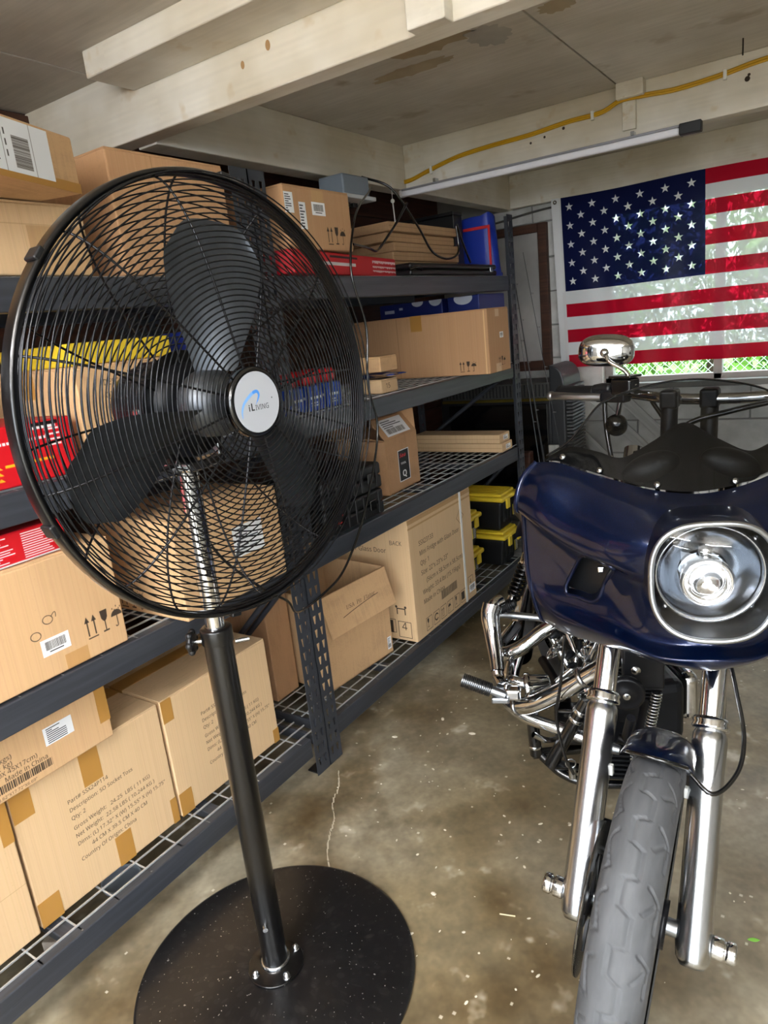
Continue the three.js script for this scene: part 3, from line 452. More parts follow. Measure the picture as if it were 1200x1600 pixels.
// ---- bottom deck
const socketPrint = (c, w, h) => { ['Part# SSX24P114', 'Description: SO Socket Toss', 'Qty: 2', 'Gross Weight:   24.25  LBS ( 11 KG)', 'Net Weight:  22.58 LBS ( 10.244 KG )', 'Dims: (L) 17.32" X (W) 15.55" X (H) 15.75"', '         44 CM X 39.5 CM X 40 CM', 'Country Of Origin: China'].forEach((s, i) => sym.text(c, s, w * 0.30, h * (0.30 + 0.062 * i) + (i > 2 ? 0.006 : 0), 0.0155)); };
const SK = [0.395, 0.383, 0.436];
carton({ label: 'socket toss carton with brown tape and printed weights, directly under the dartboard carton', group: 'socket toss cartons on the bottom shelf', tone: 'pale', size: SK, pos: at(-1.972, -1.577, D[0], -1.062, -0.626), tape: true, ppm: 1500, front: socketPrint, tapes: [[0.28, 0.383, 0.035, -0.02], [0, 0.09, -0.01, -0.06]].map(([a, b, z0, z1]) => [a, b, Math.min(z0, z1), Math.max(z0, z1)]).concat([[0.0, 0.07, 0.16, 0.217], [0.3, 0.38, 0.165, 0.217], [0.0, 0.08, -0.217, -0.195]]) });
carton({ label: 'socket toss carton behind the fan pole, nearest the shelf post', group: 'socket toss cartons on the bottom shelf', tone: 'pale', size: SK, pos: at(-1.972, -1.577, D[0], -1.507, -1.071), tape: true, ppm: 1500, front: socketPrint, tapes: [[0.32, 0.383, -0.03, 0.03], [0.0, 0.075, 0.17, 0.217], [0.31, 0.38, 0.18, 0.217], [0.0, 0.05, -0.217, -0.19]] });
carton({ label: 'carton at the bottom left corner of the picture on the bottom shelf', tone: 'pale', size: SK, pos: at(-1.965, -1.57, D[0], -0.618, -0.182), tape: true, tapes: [[0.27, 0.38, -0.217, -0.19]], front: (c, w, h) => { c.fillStyle = 'rgba(120,90,50,.3)'; c.fillRect(0, h * 0.6, w, 0.0015); } });
carton({ label: 'dartboard carton with a barcode and a white label lying on the socket toss cartons', tone: 'tan', size: [0.45, 0.155, 0.6], pos: at(-2.0, -1.553, D[0] + 0.385, -0.905, -0.305), tape: false, ppm: 1200, flaps: false,
  front: (c, w, h) => { ['Description: Electronic Cabinet Dartboard', 'Gross Weight: 19.7  lbs. (9 kgs)', 'Net Weight: 18 lbs (8.2 kg)', '23.62"X17.72"X6.69"(60X 45X17cm)', 'Made in China'].forEach((s, i) => sym.text(c, s, w * (0.79 - 0.021 * s.length * 0.95) + (i === 1 ? 0.03 : i === 3 ? 0.05 : 0), h * (0.30 + 0.105 * i), 0.0165)); sym.barcode(c, w * 0.50, h * 0.74, w * 0.22, h * 0.13); sym.text(c, '23.62"X17.72"X6.69"', w * 0.48, h * 0.96, 0.011); },
  labels: [[0.072, 0.118, -0.20, -0.125, (c, w, h) => { textLabel(c, w, h); }]], tapes: [[0.05, 0.155, -0.30, -0.27]] });
carton({ label: 'plain brown carton in shade on the bottom shelf behind the middle posts', tone: 'brown', size: [0.28, 0.41, 0.125], pos: at(-2.03, -1.75, D[0], -1.82, -1.695) });
openCarton({ label: 'open carton with its front flap hanging down and handwriting on it', tone: 'tan', size: [0.36, 0.385, 0.397], pos: [-1.762, D[0], -2.046], rot: -0.097,
  flapList: [['front', 0.16, 163, { w: 0.24, h: 0.1, y: 0.085, z: 0, clear: true, draw: (c, w, h) => { c.clearRect(0, 0, w, h); c.save(); c.translate(w, h); c.rotate(Math.PI); c.strokeStyle = INK; c.fillStyle = INK; c.font = 'italic 26px serif'; c.fillText('USA  Pit  Flator', 40, 62); c.lineWidth = 3; c.beginPath(); c.moveTo(10, 90); c.quadraticCurveTo(120, 70, 245, 62); c.stroke(); c.restore(); } }], ['near', 0.15, -150], ['back', 0.15, -8]],
  labels: [[0.02, 0.075, -0.19, -0.165, paperLabel]] });
{
  const fr = carton({ name: 'refrigerator_carton', label: 'tall mini fridge carton with a white strap, barcode and printed handling signs', tone: 'pale', size: [0.58, 0.555, 0.585], pos: at(-2.08, -1.5, D[0], -2.915, -2.33), tape: false, ppm: 1100,
    front: (c, w, h) => {
      ['SSX23133', 'Mini Fridge with Glass Door', 'Qty: 1', 'Size: 22"x 23"x 23"', '     (56cm x 58.5cm x 58.5cm)', 'Weight: 33.4 lbs (15.15kgs)', 'Made in China'].forEach((s, i) => sym.text(c, s, w * 0.13, h * (0.24 + 0.082 * i), 0.03));
      sym.barcode(c, w * 0.40, h * 0.73, w * 0.26, h * 0.075);
      for (let i = 0; i < 6; i++) sym.cell(c, w * (0.14 + 0.115 * i), h * 0.86, 0.052); sym.glass(c, w * 0.155, h * 0.87, 0.04); c.strokeStyle = INK; c.lineWidth = 0.006; c.beginPath(); c.arc(w * 0.298, h * 0.91, 0.015, 0.6, 5.8); c.stroke(); sym.up(c, w * 0.39, h * 0.875, 0.04); sym.umbrella(c, w * 0.49, h * 0.87, 0.045); sym.glass(c, w * 0.615, h * 0.87, 0.04); c.fillStyle = INK; c.fillRect(w * 0.725, h * 0.875, 0.03, 0.04); sym.cell(c, w * 0.86, h * 0.79, 0.05); sym.text(c, '4', w * 0.885, h * 0.86, 0.035);
      c.strokeStyle = 'rgba(60,40,20,.5)'; c.lineWidth = 0.003; c.save(); c.translate(w * 0.80, h * 0.14); c.rotate(0.785); c.strokeRect(0, 0, 0.05, 0.05); c.restore(); c.fillStyle = 'rgba(150,110,60,.5)'; c.fillRect(0, 0, w, h * 0.035); c.fillRect(0, h * 0.06, w, h * 0.015);
    },
    side: (c, w, h) => { sym.text(c, 'BACK', w * 0.83, h * 0.2, 0.026); sym.text(c, 'Mini Fridge w/ Glass Door', w * 0.2, h * 0.27, 0.03); sym.cell(c, w * 0.84, h * 0.84, 0.065); sym.text(c, '4', w * 0.87, h * 0.91, 0.05); c.fillStyle = INK; c.fillRect(w * 0.74, h * 0.84, 0.03, 0.06); sym.cell(c, w * 0.72, h * 0.83, 0.055); c.strokeStyle = INK; c.lineWidth = 0.005; c.beginPath(); c.moveTo(w * 0.84, h * 0.78); c.lineTo(w * 0.84, h * 0.73); c.lineTo(w * 0.91, h * 0.73); c.lineTo(w * 0.91, h * 0.78); c.stroke(); for (const x of [0.835, 0.915]) { c.beginPath(); c.arc(w * x, h * 0.715, 0.006, 0, 7); c.fill(); } },
    labels: [[0.035, 0.075, -0.28, -0.215, barLabel]] });
  part('strap', merge([box(0.29, 0.2915, 0, 0.556, -0.193, -0.175), box(-0.29, 0.29, 0.555, 0.5565, -0.193, -0.175), box(-0.2915, -0.29, 0, 0.556, -0.193, -0.175)]), M.white, fr);
}
// storage totes
function tote(label, x1, z, y, w = 0.24, d = 0.30, h = 0.21) {
  const t = thing('storage_tote', label, 'tote', [x1 - d / 2, y, z], 0, 'black totes with yellow lids');
  const prof = (s, yy) => new THREE.BoxGeometry(d * s, 0.001, w * s).translate(0, yy, 0);
  const b = new RoundedBoxGeometry(d - 0.03, h - 0.045, w - 0.03, 3, 0.015).translate(0, (h - 0.045) / 2, 0), p = b.attributes.position;
  for (let i = 0; i < p.count; i++) { const k = 0.86 + 0.14 * p.getY(i) / (h - 0.045); p.setX(i, p.getX(i) * k); p.setZ(i, p.getZ(i) * k); }
  b.computeVertexNormals(); part('tub', b, M.blackPlastic, t);
  part('ribs', merge([-0.06, -0.02, 0.02, 0.06].map((q) => box(d / 2 - 0.026, d / 2 - 0.016, 0.05, h - 0.05, q - 0.006, q + 0.006))), M.blackPlastic, t);
  const lid = part('lid', merge([rbox(-d / 2, d / 2, h - 0.045, h - 0.018, -w / 2, w / 2, 0.012, 3), rbox(-d / 2 + 0.02, d / 2 - 0.02, h - 0.02, h - 0.003, -w / 2 + 0.02, w / 2 - 0.02, 0.008, 2)]), M.yellow, t);
  part('lid_ribs', merge([-0.08, -0.04, 0, 0.04, 0.08].map((q) => rbox(-d / 2 + 0.04, d / 2 - 0.04, h - 0.004, h, q * w / 0.24 - 0.008, q * w / 0.24 + 0.008, 0.002, 1))), M.yellow, lid);
  part('latch', merge([-0.07, 0.05].map((q) => rbox(d / 2 - 0.004, d / 2 + 0.008, h - 0.085, h - 0.03, q - 0.02, q + 0.02, 0.004, 1))), M.yellow, t);
  part('sticker', new THREE.PlaneGeometry(0.05, 0.07).rotateY(Math.PI / 2).translate(d / 2 - 0.0148, h * 0.42, -0.065), std(0xffffff, 0.5, 0, { map: canvasTex(64, 96, (c, W, H) => { c.fillStyle = '#22262b'; c.fillRect(0, 0, W, H); c.fillStyle = '#e5d13a'; c.fillRect(4, 8, 14, 80); c.fillStyle = '#e8e8e8'; for (let y = 10; y < 84; y += 12) c.fillRect(24, y, 34, 6); }) }), t);
}
tote('lower black tote of the far stack, yellow lid, beyond the fridge carton', -1.50, -3.40, D[0], 0.22, 0.34, 0.20);
tote('upper black tote of the far stack, yellow lid, beyond the fridge carton', -1.50, -3.40, D[0] + 0.203, 0.22, 0.34, 0.21);
tote('lower yellow-lidded tote wedged right against the fridge carton', -1.60, -3.09, D[0], 0.30, 0.34, 0.15);
tote('upper yellow-lidded tote wedged right against the fridge carton', -1.60, -3.09, D[0] + 0.153, 0.30, 0.34, 0.20);
// things on the floor under the bottom deck
{
  const t = thing('round_cover', 'round grey plastic cover lying on the floor under the bottom wire deck', 'cover', [-1.705, 0, -0.915]);
  part('disc', turned([[0, 0], [0.051, 0], [0.055, 0.004], [0.055, 0.016], [0.051, 0.018], [0.048, 0.010], [0, 0.010]], [0, 0, 0], [0, 1, 0], 36), std(0x8f9aa8, 0.5), t);
  part('rim', new THREE.TorusGeometry(0.055, 0.003, 8, 40).rotateX(Math.PI / 2).translate(0, 0.016, 0), std(0xa5b0bc, 0.45), t);
  single('wood_offcut', 'pale wood offcut on the floor below the corner of the near carton', 'offcut', rbox(-0.05, 0.05, 0, 0.03, -0.02, 0.02, 0.003), std(0xb9ada0, 0.8, 0, { map: grainTex }), [-1.66, 0, -0.70], 0.5);
  single('wood_offcut', 'grey wood offcut on the floor beside the shelf post', 'offcut', rbox(-0.07, 0.07, 0, 0.03, -0.02, 0.02, 0.003), std(0x8a857d, 0.8, 0, { map: grainTex }), [-1.70, 0, -1.42], 0.2);
}
// ================================================================ pedestal fan
{
  const fan = thing('pedestal_fan', 'tall black pedestal fan with a round wire cage and a silver badge', 'fan', [-1.09, 0, -0.91]);
  const FC = V3(-0.942, 1.395, -0.903), YAW = 1.518;
  const head = (g) => g.rotateY(YAW).translate(FC.x, FC.y, FC.z);          // local z is the fan axis
  const P = (n, g, m, p = fan) => wpart(n, g, m, p);
  // foot plate
  const dust = canvasTex(1024, 1024, (c, w, h) => {
    c.fillStyle = '#111113'; c.fillRect(0, 0, w, h);
    for (let i = 0; i < 900; i++) { c.fillStyle = `rgba(${rnd() > 0.5 ? '120,112,105' : '70,62,56'},${0.05 + 0.1 * rnd()})`; const a = 6.283 * rnd(), r = w * 0.5 * Math.sqrt(rnd()); c.beginPath(); c.ellipse(w / 2 + r * Math.cos(a), h / 2 + r * Math.sin(a), 4 + 16 * rnd(), 3 + 9 * rnd(), a, 0, 7); c.fill(); }
    for (let i = 0; i < 520; i++) { c.fillStyle = `rgba(225,222,212,${0.25 + 0.6 * rnd()})`; const a = 6.283 * rnd(), r = w * 0.5 * Math.sqrt(rnd()); const q = rnd() > 0.85 ? 6 : 3; c.fillRect(w / 2 + r * Math.cos(a), h / 2 + r * Math.sin(a), 1.5 + q * rnd(), 1.5 + q * rnd()); }
  });
  const plate = turned([[0, 0], [0.337, 0], [0.340, 0.004], [0.338, 0.010], [0.330, 0.013], [0.26, 0.017], [0.18, 0.022], [0.10, 0.025], [0, 0.025]], [-1.09, 0, -0.91], [0, 1, 0], 96);
  { const p = plate.attributes.position, uv = plate.attributes.uv; for (let i = 0; i < p.count; i++) uv.setXY(i, 0.5 + (p.getX(i) + 1.09) / 0.69, 0.5 + (p.getZ(i) + 0.91) / 0.69); }
  const base = P('base', plate, phys({ color: 0xffffff, map: dust, roughness: 0.36, metalness: 0.1, clearcoat: 0.8, clearcoatRoughness: 0.22 }));
  P('flange', turned([[0.03, 0], [0.066, 0], [0.068, 0.003], [0.066, 0.006], [0.036, 0.008], [0.034, 0.02], [0.03, 0.02]], [-1.09, 0.025, -0.91], [0, 1, 0], 40), M.fanBlack);
  for (const a of [0.35, 1.92, 3.49, 5.06]) { const x = -1.09 + 0.055 * Math.cos(a), z = -0.91 + 0.055 * Math.sin(a); P('bolt', turned([[0, 0], [0.010, 0], [0.010, 0.004], [0.007, 0.005], [0.007, 0.013], [0, 0.016]], [x, 0.03, z], [0, 1, 0], 12), M.steel); }
  P('collar', turned([[0.031, 0], [0.036, 0.001], [0.036, 0.009], [0.031, 0.010]], [-1.09, 0.038, -0.91], [0, 1, 0], 32), M.steel);
  // pole
  P('pole', turned([[0.0305, 0], [0.0305, 0.86], [0.034, 0.862], [0.034, 0.892], [0.030, 0.896], [0.021, 0.896]], [-1.09, 0.03, -0.91], [0, 1, 0], 32), M.fanBlack);
  P('inner_pole', rod([-1.09, 0.85, -0.91], [-1.09, 1.275, -0.91], 0.0205, 0.0205, 28), M.chrome);
  { const d = V3(-0.84, 0, 0.54), o = V3(-1.09, 0.895, -0.91); const k = P('height_knob', turned([[0, 0.05], [0.022, 0.05], [0.024, 0.055], [0.022, 0.062], [0, 0.063]], o, d, 20), M.blackPlastic);
    const w = []; for (let i = 0; i < 6; i++) w.push(new THREE.SphereGeometry(0.008, 10, 8).translate(0.021 * Math.cos(i * 1.047), 0.021 * Math.sin(i * 1.047), 0)); const g = merge(w); g.applyQuaternion(new THREE.Quaternion().setFromUnitVectors(V3(0, 0, 1), d)); g.translate(o.x + d.x * 0.056, o.y, o.z + d.z * 0.056); P('knob_lobes', g, M.blackPlastic, fan); P('screw', rod(o.clone().addScaledVector(d, 0.028), o.clone().addScaledVector(d, 0.052), 0.005), M.steel);
    P('clamp_screw', rod([-1.065, 0.885, -0.935], [-1.045, 0.885, -0.957], 0.005), M.steel); P('set_screw', rod([-1.075, 0.17, -0.884], [-1.066, 0.17, -0.876], 0.006, 0.006, 10), M.steel); }
  // yoke and motor
  P('yoke', merge([rbox(-1.13, -1.05, 1.265, 1.285, -0.94, -0.88, 0.006), rbox(-1.10, -1.08, 1.27, 1.40, -1.005, -0.992, 0.004), rbox(-1.10, -1.08, 1.27, 1.40, -0.828, -0.815, 0.004), rbox(-1.105, -1.075, 1.262, 1.282, -1.005, -0.815, 0.005)]), M.steel);
  const motor = P('motor', head(turned([[0, -0.27], [0.05, -0.27], [0.072, -0.255], [0.082, -0.22], [0.083, -0.13], [0.078, -0.10], [0.05, -0.092], [0.02, -0.09], [0.012, -0.02], [0, -0.02]], [0, 0, 0], [0, 0, 1], 36)), M.blackSatin);
  P('motor_fins', head(merge(Array.from({ length: 18 }, (_, i) => box(0.081, 0.086, -0.002, 0.002, -0.22, -0.13).rotateZ(i / 18 * 6.2832)))), M.blackSatin, motor);
  P('switch_box', rbox(-1.17, -1.09, 1.285, 1.325, -0.945, -0.875, 0.006), M.blackPlastic);
  // blades at rest
  for (let i = 0; i < 3; i++) {
    const a0 = [1.38, -0.72, -2.81][i], rows = [];
    for (let r = 0; r <= 5; r++) { const R = 0.06 + 0.265 * r / 5, row = []; for (let q = 0; q <= 6; q++) { const s = q / 6 - 0.5, wd = (0.55 + 0.35 * Math.sin(r / 5 * 2.6)) * 0.9, an = a0 + s * wd * (0.75 + 0.4 * (1 - r / 5)), rad = R * (1 - 0.10 * (r === 5) * Math.pow(2 * s, 4)); row.push(V3(rad * Math.cos(an), rad * Math.sin(an), -0.035 - s * 0.075 * (1 - 0.3 * r / 5) + 0.02 * s * s)); } rows.push(row); }
    P('blade', head(surface(rows, 16, 20)), new THREE.MeshStandardMaterial({ color: 0x5f646b, roughness: 0.42, metalness: 0.9, map: smudgeTex, side: THREE.DoubleSide }));
  }
  P('hub', head(turned([[0, 0.0], [0.03, 0.0], [0.06, -0.02], [0.062, -0.06], [0.05, -0.08], [0, -0.08]], [0, 0, 0], [0, 0, 1], 32)), M.bladeAlu);
  // cage: every ring and every radial wire is its own piece
  const RIM = 0.384;
  const front = (r) => { const k = r / RIM; return 0.074 * Math.sqrt(Math.max(0, 1 - Math.pow(k, 5))) - 0.006 * k; };
  const rear = (r) => { const k = r / RIM; return -0.012 - 0.10 * Math.pow(Math.max(0, 1 - Math.pow(k, 3)), 0.7); };
  const ring = (r, z, w = 0.0014) => head(new THREE.TorusGeometry(r, w, 5, 120).translate(0, 0, z));
  for (let r = 0.068; r < RIM - 0.004; r += 0.0094) P('front_ring', ring(r, front(r)), M.cage);
  for (const z of [0.012, 0.024, 0.036]) P('front_ring', ring(RIM - 0.001 - z * 0.08, z), M.cage);
  for (let r = 0.10; r < RIM - 0.004; r += 0.0125) P('rear_ring', ring(r, rear(r)), M.cage);
  const spoke = (a, fn, r0) => { const pts = []; for (let i = 0; i <= 16; i++) { const r = r0 + (RIM - r0) * Math.pow(i / 16, 0.6); pts.push(V3(r * Math.cos(a), r * Math.sin(a), fn(r) - Math.sign(fn(r)) * 0.003)); } return head(new THREE.TubeGeometry(new THREE.CatmullRomCurve3(pts), 28, 0.0021, 5)); };
  for (let i = 0; i < 12; i++) P('front_spoke', spoke((i + 0.4) / 12 * 6.2832, front, 0.058), M.cage);
  for (let i = 0; i < 12; i++) P('rear_spoke', spoke((i + 0.1) / 12 * 6.2832, rear, 0.075), M.cage);
  P('rear_plate', head(turned([[0.05, -0.114], [0.10, -0.114], [0.10, -0.108], [0.05, -0.108]], [0, 0, 0], [0, 0, 1], 36)), M.fanBlack);
  P('rim', head(turned([[0.381, -0.016], [0.389, -0.016], [0.391, -0.012], [0.391, 0.010], [0.388, 0.014], [0.381, 0.014], [0.381, -0.016]], [0, 0, 0], [0, 0, 1], 120)), M.fanBlack);
  for (let i = 0; i < 6; i++) P('rim_clip', head(rbox(0.386, 0.396, -0.011, 0.011, -0.016, 0.014, 0.003).rotateZ(0.35 + i * 1.047)), M.blackPlastic);
  const badge = P('badge_ring', head(turned([[0, 0.066], [0.062, 0.066], [0.062, 0.076], [0.057, 0.080], [0.053, 0.078], [0, 0.078]], [0, 0, 0], [0, 0, 1], 48)), M.blackGloss);
  const bt = canvasTex(512, 512, (c, w, h) => {
    c.fillStyle = '#b9bec6'; c.fillRect(0, 0, w, h);
    c.lineCap = 'round';
    const sw = new THREE.CatmullRomCurve3([[70, 372], [72, 318], [100, 258], [160, 208], [225, 172], [268, 168], [284, 194], [268, 232], [238, 272]].map(([x, y]) => V3(x, y, 0)));
    for (let i = 0; i < 120; i++) { const t = i / 120, p = sw.getPoint(t), q = sw.getPoint(t + 1 / 120); c.lineWidth = 4 + 24 * Math.pow(Math.sin(Math.PI * Math.min(1, t * 1.05)), 0.7); c.strokeStyle = t > 0.5 ? '#4d97ee' : '#7db7f4'; c.beginPath(); c.moveTo(p.x, p.y); c.lineTo(q.x, q.y); c.stroke(); }
    c.fillStyle = '#17181b'; c.font = 'bold 72px sans-serif'; c.fillText('i', 146, 322); c.font = 'bold 88px sans-serif'; c.fillText('L', 172, 322); c.font = '60px sans-serif'; c.fillText('IVING', 224, 322); c.beginPath(); c.arc(430, 240, 6, 0, 7); c.fill();
  });
  const disc = new THREE.CircleGeometry(0.053, 48).translate(0, 0, 0.0795); const bd = P('badge', head(disc), std(0xffffff, 0.4, 0.1, { map: bt }), fan); bd.userData.label = 'silver badge with a blue swoosh and lettering';
  // power cord from the motor, drooping round the shelf post
  P('power_cord', pipe([[-1.16, 1.30, -0.93], [-1.28, 1.15, -1.05], [-1.36, 0.95, -1.20], [-1.33, 0.83, -1.30], [-1.36, 0.74, -1.42], [-1.41, 0.665, -1.50], [-1.45, 0.635, -1.60], [-1.455, 0.645, -1.70], [-1.44, 0.68, -1.78], [-1.44, 0.78, -1.90], [-1.445, 0.95, -2.03], [-1.45, 1.15, -2.12], [-1.445, 1.3, -2.08], [-1.44, 1.5, -2.10], [-1.45, 1.69, -2.06], [-1.46, 1.85, -2.12], [-1.62, 2.03, -2.50]], 0.0042, 180, 8), M.blackGloss);
}
// ================================================================ motorcycle
{
  const bike = thing('motorcycle', 'dark blue motorcycle with a big front fairing, smoked screen and chrome forks', 'motorcycle', [-0.45, 0, -1.9]);
  const P = (n, g, m, p = bike) => wpart(n, g, m, p);
  const SX = -0.31, SZ = -1.62, LX = -0.9397, LZ = 0.3420;       // steering head and the sideways axis of the frame
  // frame coordinates: l sideways (towards the shelves), y up, w forward
  const B = (l, y, w) => V3(SX + (l - 0.04) * LX + w * 0.3420, y, SZ + (l - 0.04) * LZ + w * 0.9397);
  const inF = (g) => { // geometry built with x = l, y, z = w
    const p = g.attributes.position; for (let i = 0; i < p.count; i++) { const q = B(p.getX(i), p.getY(i), p.getZ(i)); p.setXYZ(i, q.x, q.y, q.z); } if (g.index) { const a = g.index.array; for (let i = 0; i < a.length; i += 3) { const t = a[i]; a[i] = a[i + 1]; a[i + 1] = t; } } else { const sw = (at, n) => { const a = at.array; for (let i = 0; i < at.count; i += 3) for (let k = 0; k < n; k++) { const t = a[i * n + k]; a[i * n + k] = a[(i + 1) * n + k]; a[(i + 1) * n + k] = t; } }; for (const k of Object.keys(g.attributes)) sw(g.attributes[k], g.attributes[k].itemSize); }
    g.computeVertexNormals(); return g; };
  const aft = (g) => g.translate(-SX, 0, -SZ).rotateY(0.27).translate(SX, 0, SZ);      // engine and rear run straight while fork and fairing are steered
  const FB = (l0, l1, y0, y1, w0, w1, r = 0.006) => inF(rbox(l0, l1, y0, y1, w0, w1, r));
  const FR = (a, b, r, r2, s) => rod(B(...a), B(...b), r, r2, s);
  const taper = (pts, r0, r1, n = 30, q = 18) => { const c = new THREE.CatmullRomCurve3(pts.map((p) => B(...p))), g = new THREE.TubeGeometry(c, n, 1, q), p = g.attributes.position; for (let i = 0; i <= n; i++) { const o = c.getPointAt(i / n), r = r0 + (r1 - r0) * i / n; for (let j = 0; j <= q; j++) { const k = i * (q + 1) + j; p.setXYZ(k, o.x + (p.getX(k) - o.x) * r, o.y + (p.getY(k) - o.y) * r, o.z + (p.getZ(k) - o.z) * r); } } return g; };
  const FT = (pts, r, s = 40, q = 12) => pipe(pts.map((p) => B(...p)), r, s, q);
  const dirF = (l, y, w) => V3(l * LX + w * 0.342, y, l * LZ + w * 0.9397).normalize();
  const shellMat = M.blue.clone(); shellMat.side = THREE.DoubleSide;
  // ---- front fork and wheel, steered a little to the side
  const U = V3(-0.039, 1, -0.76).normalize(), AL = V3(-0.4043, 0.342, -1.141), AR = V3(-0.1877, 0.318, -1.158), AX = AR.clone().sub(AL).normalize();
  const onFork = (A, y) => A.clone().addScaledVector(U, (y - 0.33) / U.y);
  for (const [A, s] of [[AL, -1], [AR, 1]]) {
    const f = P('fork_leg', turned([[0, -0.055], [0.022, -0.053], [0.030, -0.04], [0.033, -0.01], [0.032, 0.10], [0.0325, 0.30], [0.034, 0.36], [0.033, 0.375], [0.026, 0.388]], onFork(A, 0.33), U, 32), M.steel);
    P('fork_tube', rod(onFork(A, 0.62), onFork(A, 1.13), 0.0245, 0.0245, 32), M.chrome);
    P('fork_collar', turned([[0.0245, 0], [0.035, 0.002], [0.037, 0.008], [0.034, 0.014], [0.036, 0.019], [0.033, 0.026], [0.0245, 0.028]], onFork(A, 0.635), U, 32), M.chrome);
    P('axle_nut', turned([[0, 0], [0.020, 0], [0.021, 0.004], [0.021, 0.020], [0.017, 0.022], [0.017, 0.026], [0.0205, 0.028], [0.0205, 0.040], [0.016, 0.044], [0, 0.044]], A.clone().addScaledVector(AX, s * 0.03).add(V3(0, -0.008, 0)), AX.clone().multiplyScalar(s), 24), M.chrome);
    P('axle_spacer', rod(A.clone().addScaledVector(AX, -s * 0.03), A.clone().addScaledVector(AX, -s * 0.065), 0.016, 0.016, 20), M.alu);
    P('caliper_mount', rod(onFork(A, 0.56).addScaledVector(AX, -s * 0.03).add(V3(0, 0, -0.01)), onFork(A, 0.56).addScaledVector(AX, -s * 0.045).add(V3(0, 0, -0.01)), 0.012, 0.010, 12), M.alu, f);
    P('reflector', rbox(-0.004, 0.004, -0.012, 0.012, -0.006, 0.006, 0.002).translate(...onFork(A, 0.53).addScaledVector(AX, -s * 0.035).toArray()), M.white, f);
  }
  const WC = AL.clone().add(AR).multiplyScalar(0.5), wheelZ = new THREE.Vector3().crossVectors(AX, V3(0, 1, 0)).normalize(), wheelM = new THREE.Matrix4().makeBasis(AX, new THREE.Vector3().crossVectors(wheelZ, AX), wheelZ).setPosition(WC);
  const wheelG = (g) => g.applyMatrix4(wheelM);       // local x is the axle
  {
    // tyre with its tread grooves cut into the surface
    const nu = 760, nv = 64, pos = [], uv = [], idx = [], R0 = 0.268, hw = 0.053;
    const seg = (u, v, x0, y0, x1, y1, w) => { const dx = x1 - x0, dy = y1 - y0; let t = ((u - x0) * dx + (v - y0) * dy) / (dx * dx + dy * dy); t = Math.min(1, Math.max(0, t)); return Math.hypot(u - x0 - t * dx, v - y0 - t * dy) < w; };
    const per = 0.1036;      // tread repeat along the circumference, metres
    const groove = (s, v) => { const u = ((s % per) + per) % per;
      for (const o of [-per, 0, per]) {
        if (seg(u + o, v, 0.0, 0.006, 0.045, 0.006, 0.0021) || seg(u + o, v, 0.045, 0.006, 0.056, -0.006, 0.0021) || seg(u + o, v, 0.056, -0.006, 0.098, -0.006, 0.0021) || seg(u + o, v, 0.098, -0.006, per, 0.006, 0.0021)) return 1;
        if (seg(u + o, v, 0.012, -0.030, 0.062, -0.041, 0.0021) || seg(u + o, v, 0.062, -0.041, 0.075, -0.024, 0.0020) || seg(u + o, v, 0.000, -0.052, 0.010, -0.026, 0.0019)) return 1;
        if (seg(u + o, v, 0.030, 0.040, 0.078, 0.042, 0.0021) || seg(u + o, v, 0.078, 0.042, 0.098, 0.022, 0.0020) || seg(u + o, v, 0.055, 0.018, 0.073, 0.034, 0.0019)) return 1;
      } return 0; };
    for (let i = 0; i <= nu; i++) for (let j = 0; j <= nv; j++) {
      const a = i / nu * Math.PI * 2, t = (j / nv - 0.5) * 2, ph = t * 1.95, prof = (q) => [hw * Math.sign(Math.sin(q)) * Math.pow(Math.abs(Math.sin(q)), 0.85), 0.062 * Math.cos(q)];
      const [x, r] = prof(ph), arc = t * 0.078, gk = Math.abs(arc) < 0.06 ? groove(a * 0.33, arc) : 0, rad = R0 + r - 0.0035 * gk * Math.max(0, Math.cos(ph)), xx = x * (1 - 0.05 * gk);
      pos.push(xx, rad * Math.sin(a), rad * Math.cos(a)); uv.push(a * 0.9, t);
      if (i < nu && j < nv) { const k = i * (nv + 1) + j, b = k + nv + 1; idx.push(k, k + 1, b, b, k + 1, b + 1); }
    }
    const g = new THREE.BufferGeometry(); g.setAttribute('position', new THREE.Float32BufferAttribute(pos, 3)); g.setAttribute('uv', new THREE.Float32BufferAttribute(uv, 2)); g.setIndex(idx); g.computeVertexNormals();
    const ty = P('front_tyre', wheelG(g), M.rubber); ty.userData.label = 'worn grey front tyre with zigzag tread grooves';
    P('front_rim', wheelG(turned([[0.232, -0.045], [0.248, -0.048], [0.252, -0.042], [0.236, -0.030], [0.236, 0.030], [0.252, 0.042], [0.248, 0.048], [0.232, 0.045], [0.222, 0.02], [0.222, -0.02], [0.232, -0.045]], [0, 0, 0], [1, 0, 0], 64)), M.blackGloss);
    P('front_hub', wheelG(turned([[0, -0.06], [0.045, -0.06], [0.045, -0.05], [0.03, -0.03], [0.03, 0.03], [0.045, 0.05], [0.045, 0.06], [0, 0.06]], [0, 0, 0], [1, 0, 0], 28)), M.blackSatin);
    for (let i = 0; i < 9; i++) P('wheel_spoke', wheelG(merge([-1, 1].map((s) => rod([0.012 * s, 0.03, 0.0], [0.005 * s, 0.226, 0.03 * s], 0.009, 0.007, 8))).rotateX(i / 9 * 6.2832)), M.blackGloss);
    P('brake_disc', wheelG(turned([[0.085, -0.086], [0.148, -0.086], [0.148, -0.081], [0.085, -0.081], [0.085, -0.086]], [0, 0, 0], [1, 0, 0], 64)), M.steel);
    P('disc_carrier', wheelG(merge([0, 1, 2, 3, 4].map((i) => box(-0.085, -0.079, 0.02, 0.10, -0.012, 0.012).rotateX(i * 1.2566)))), M.blackSatin);
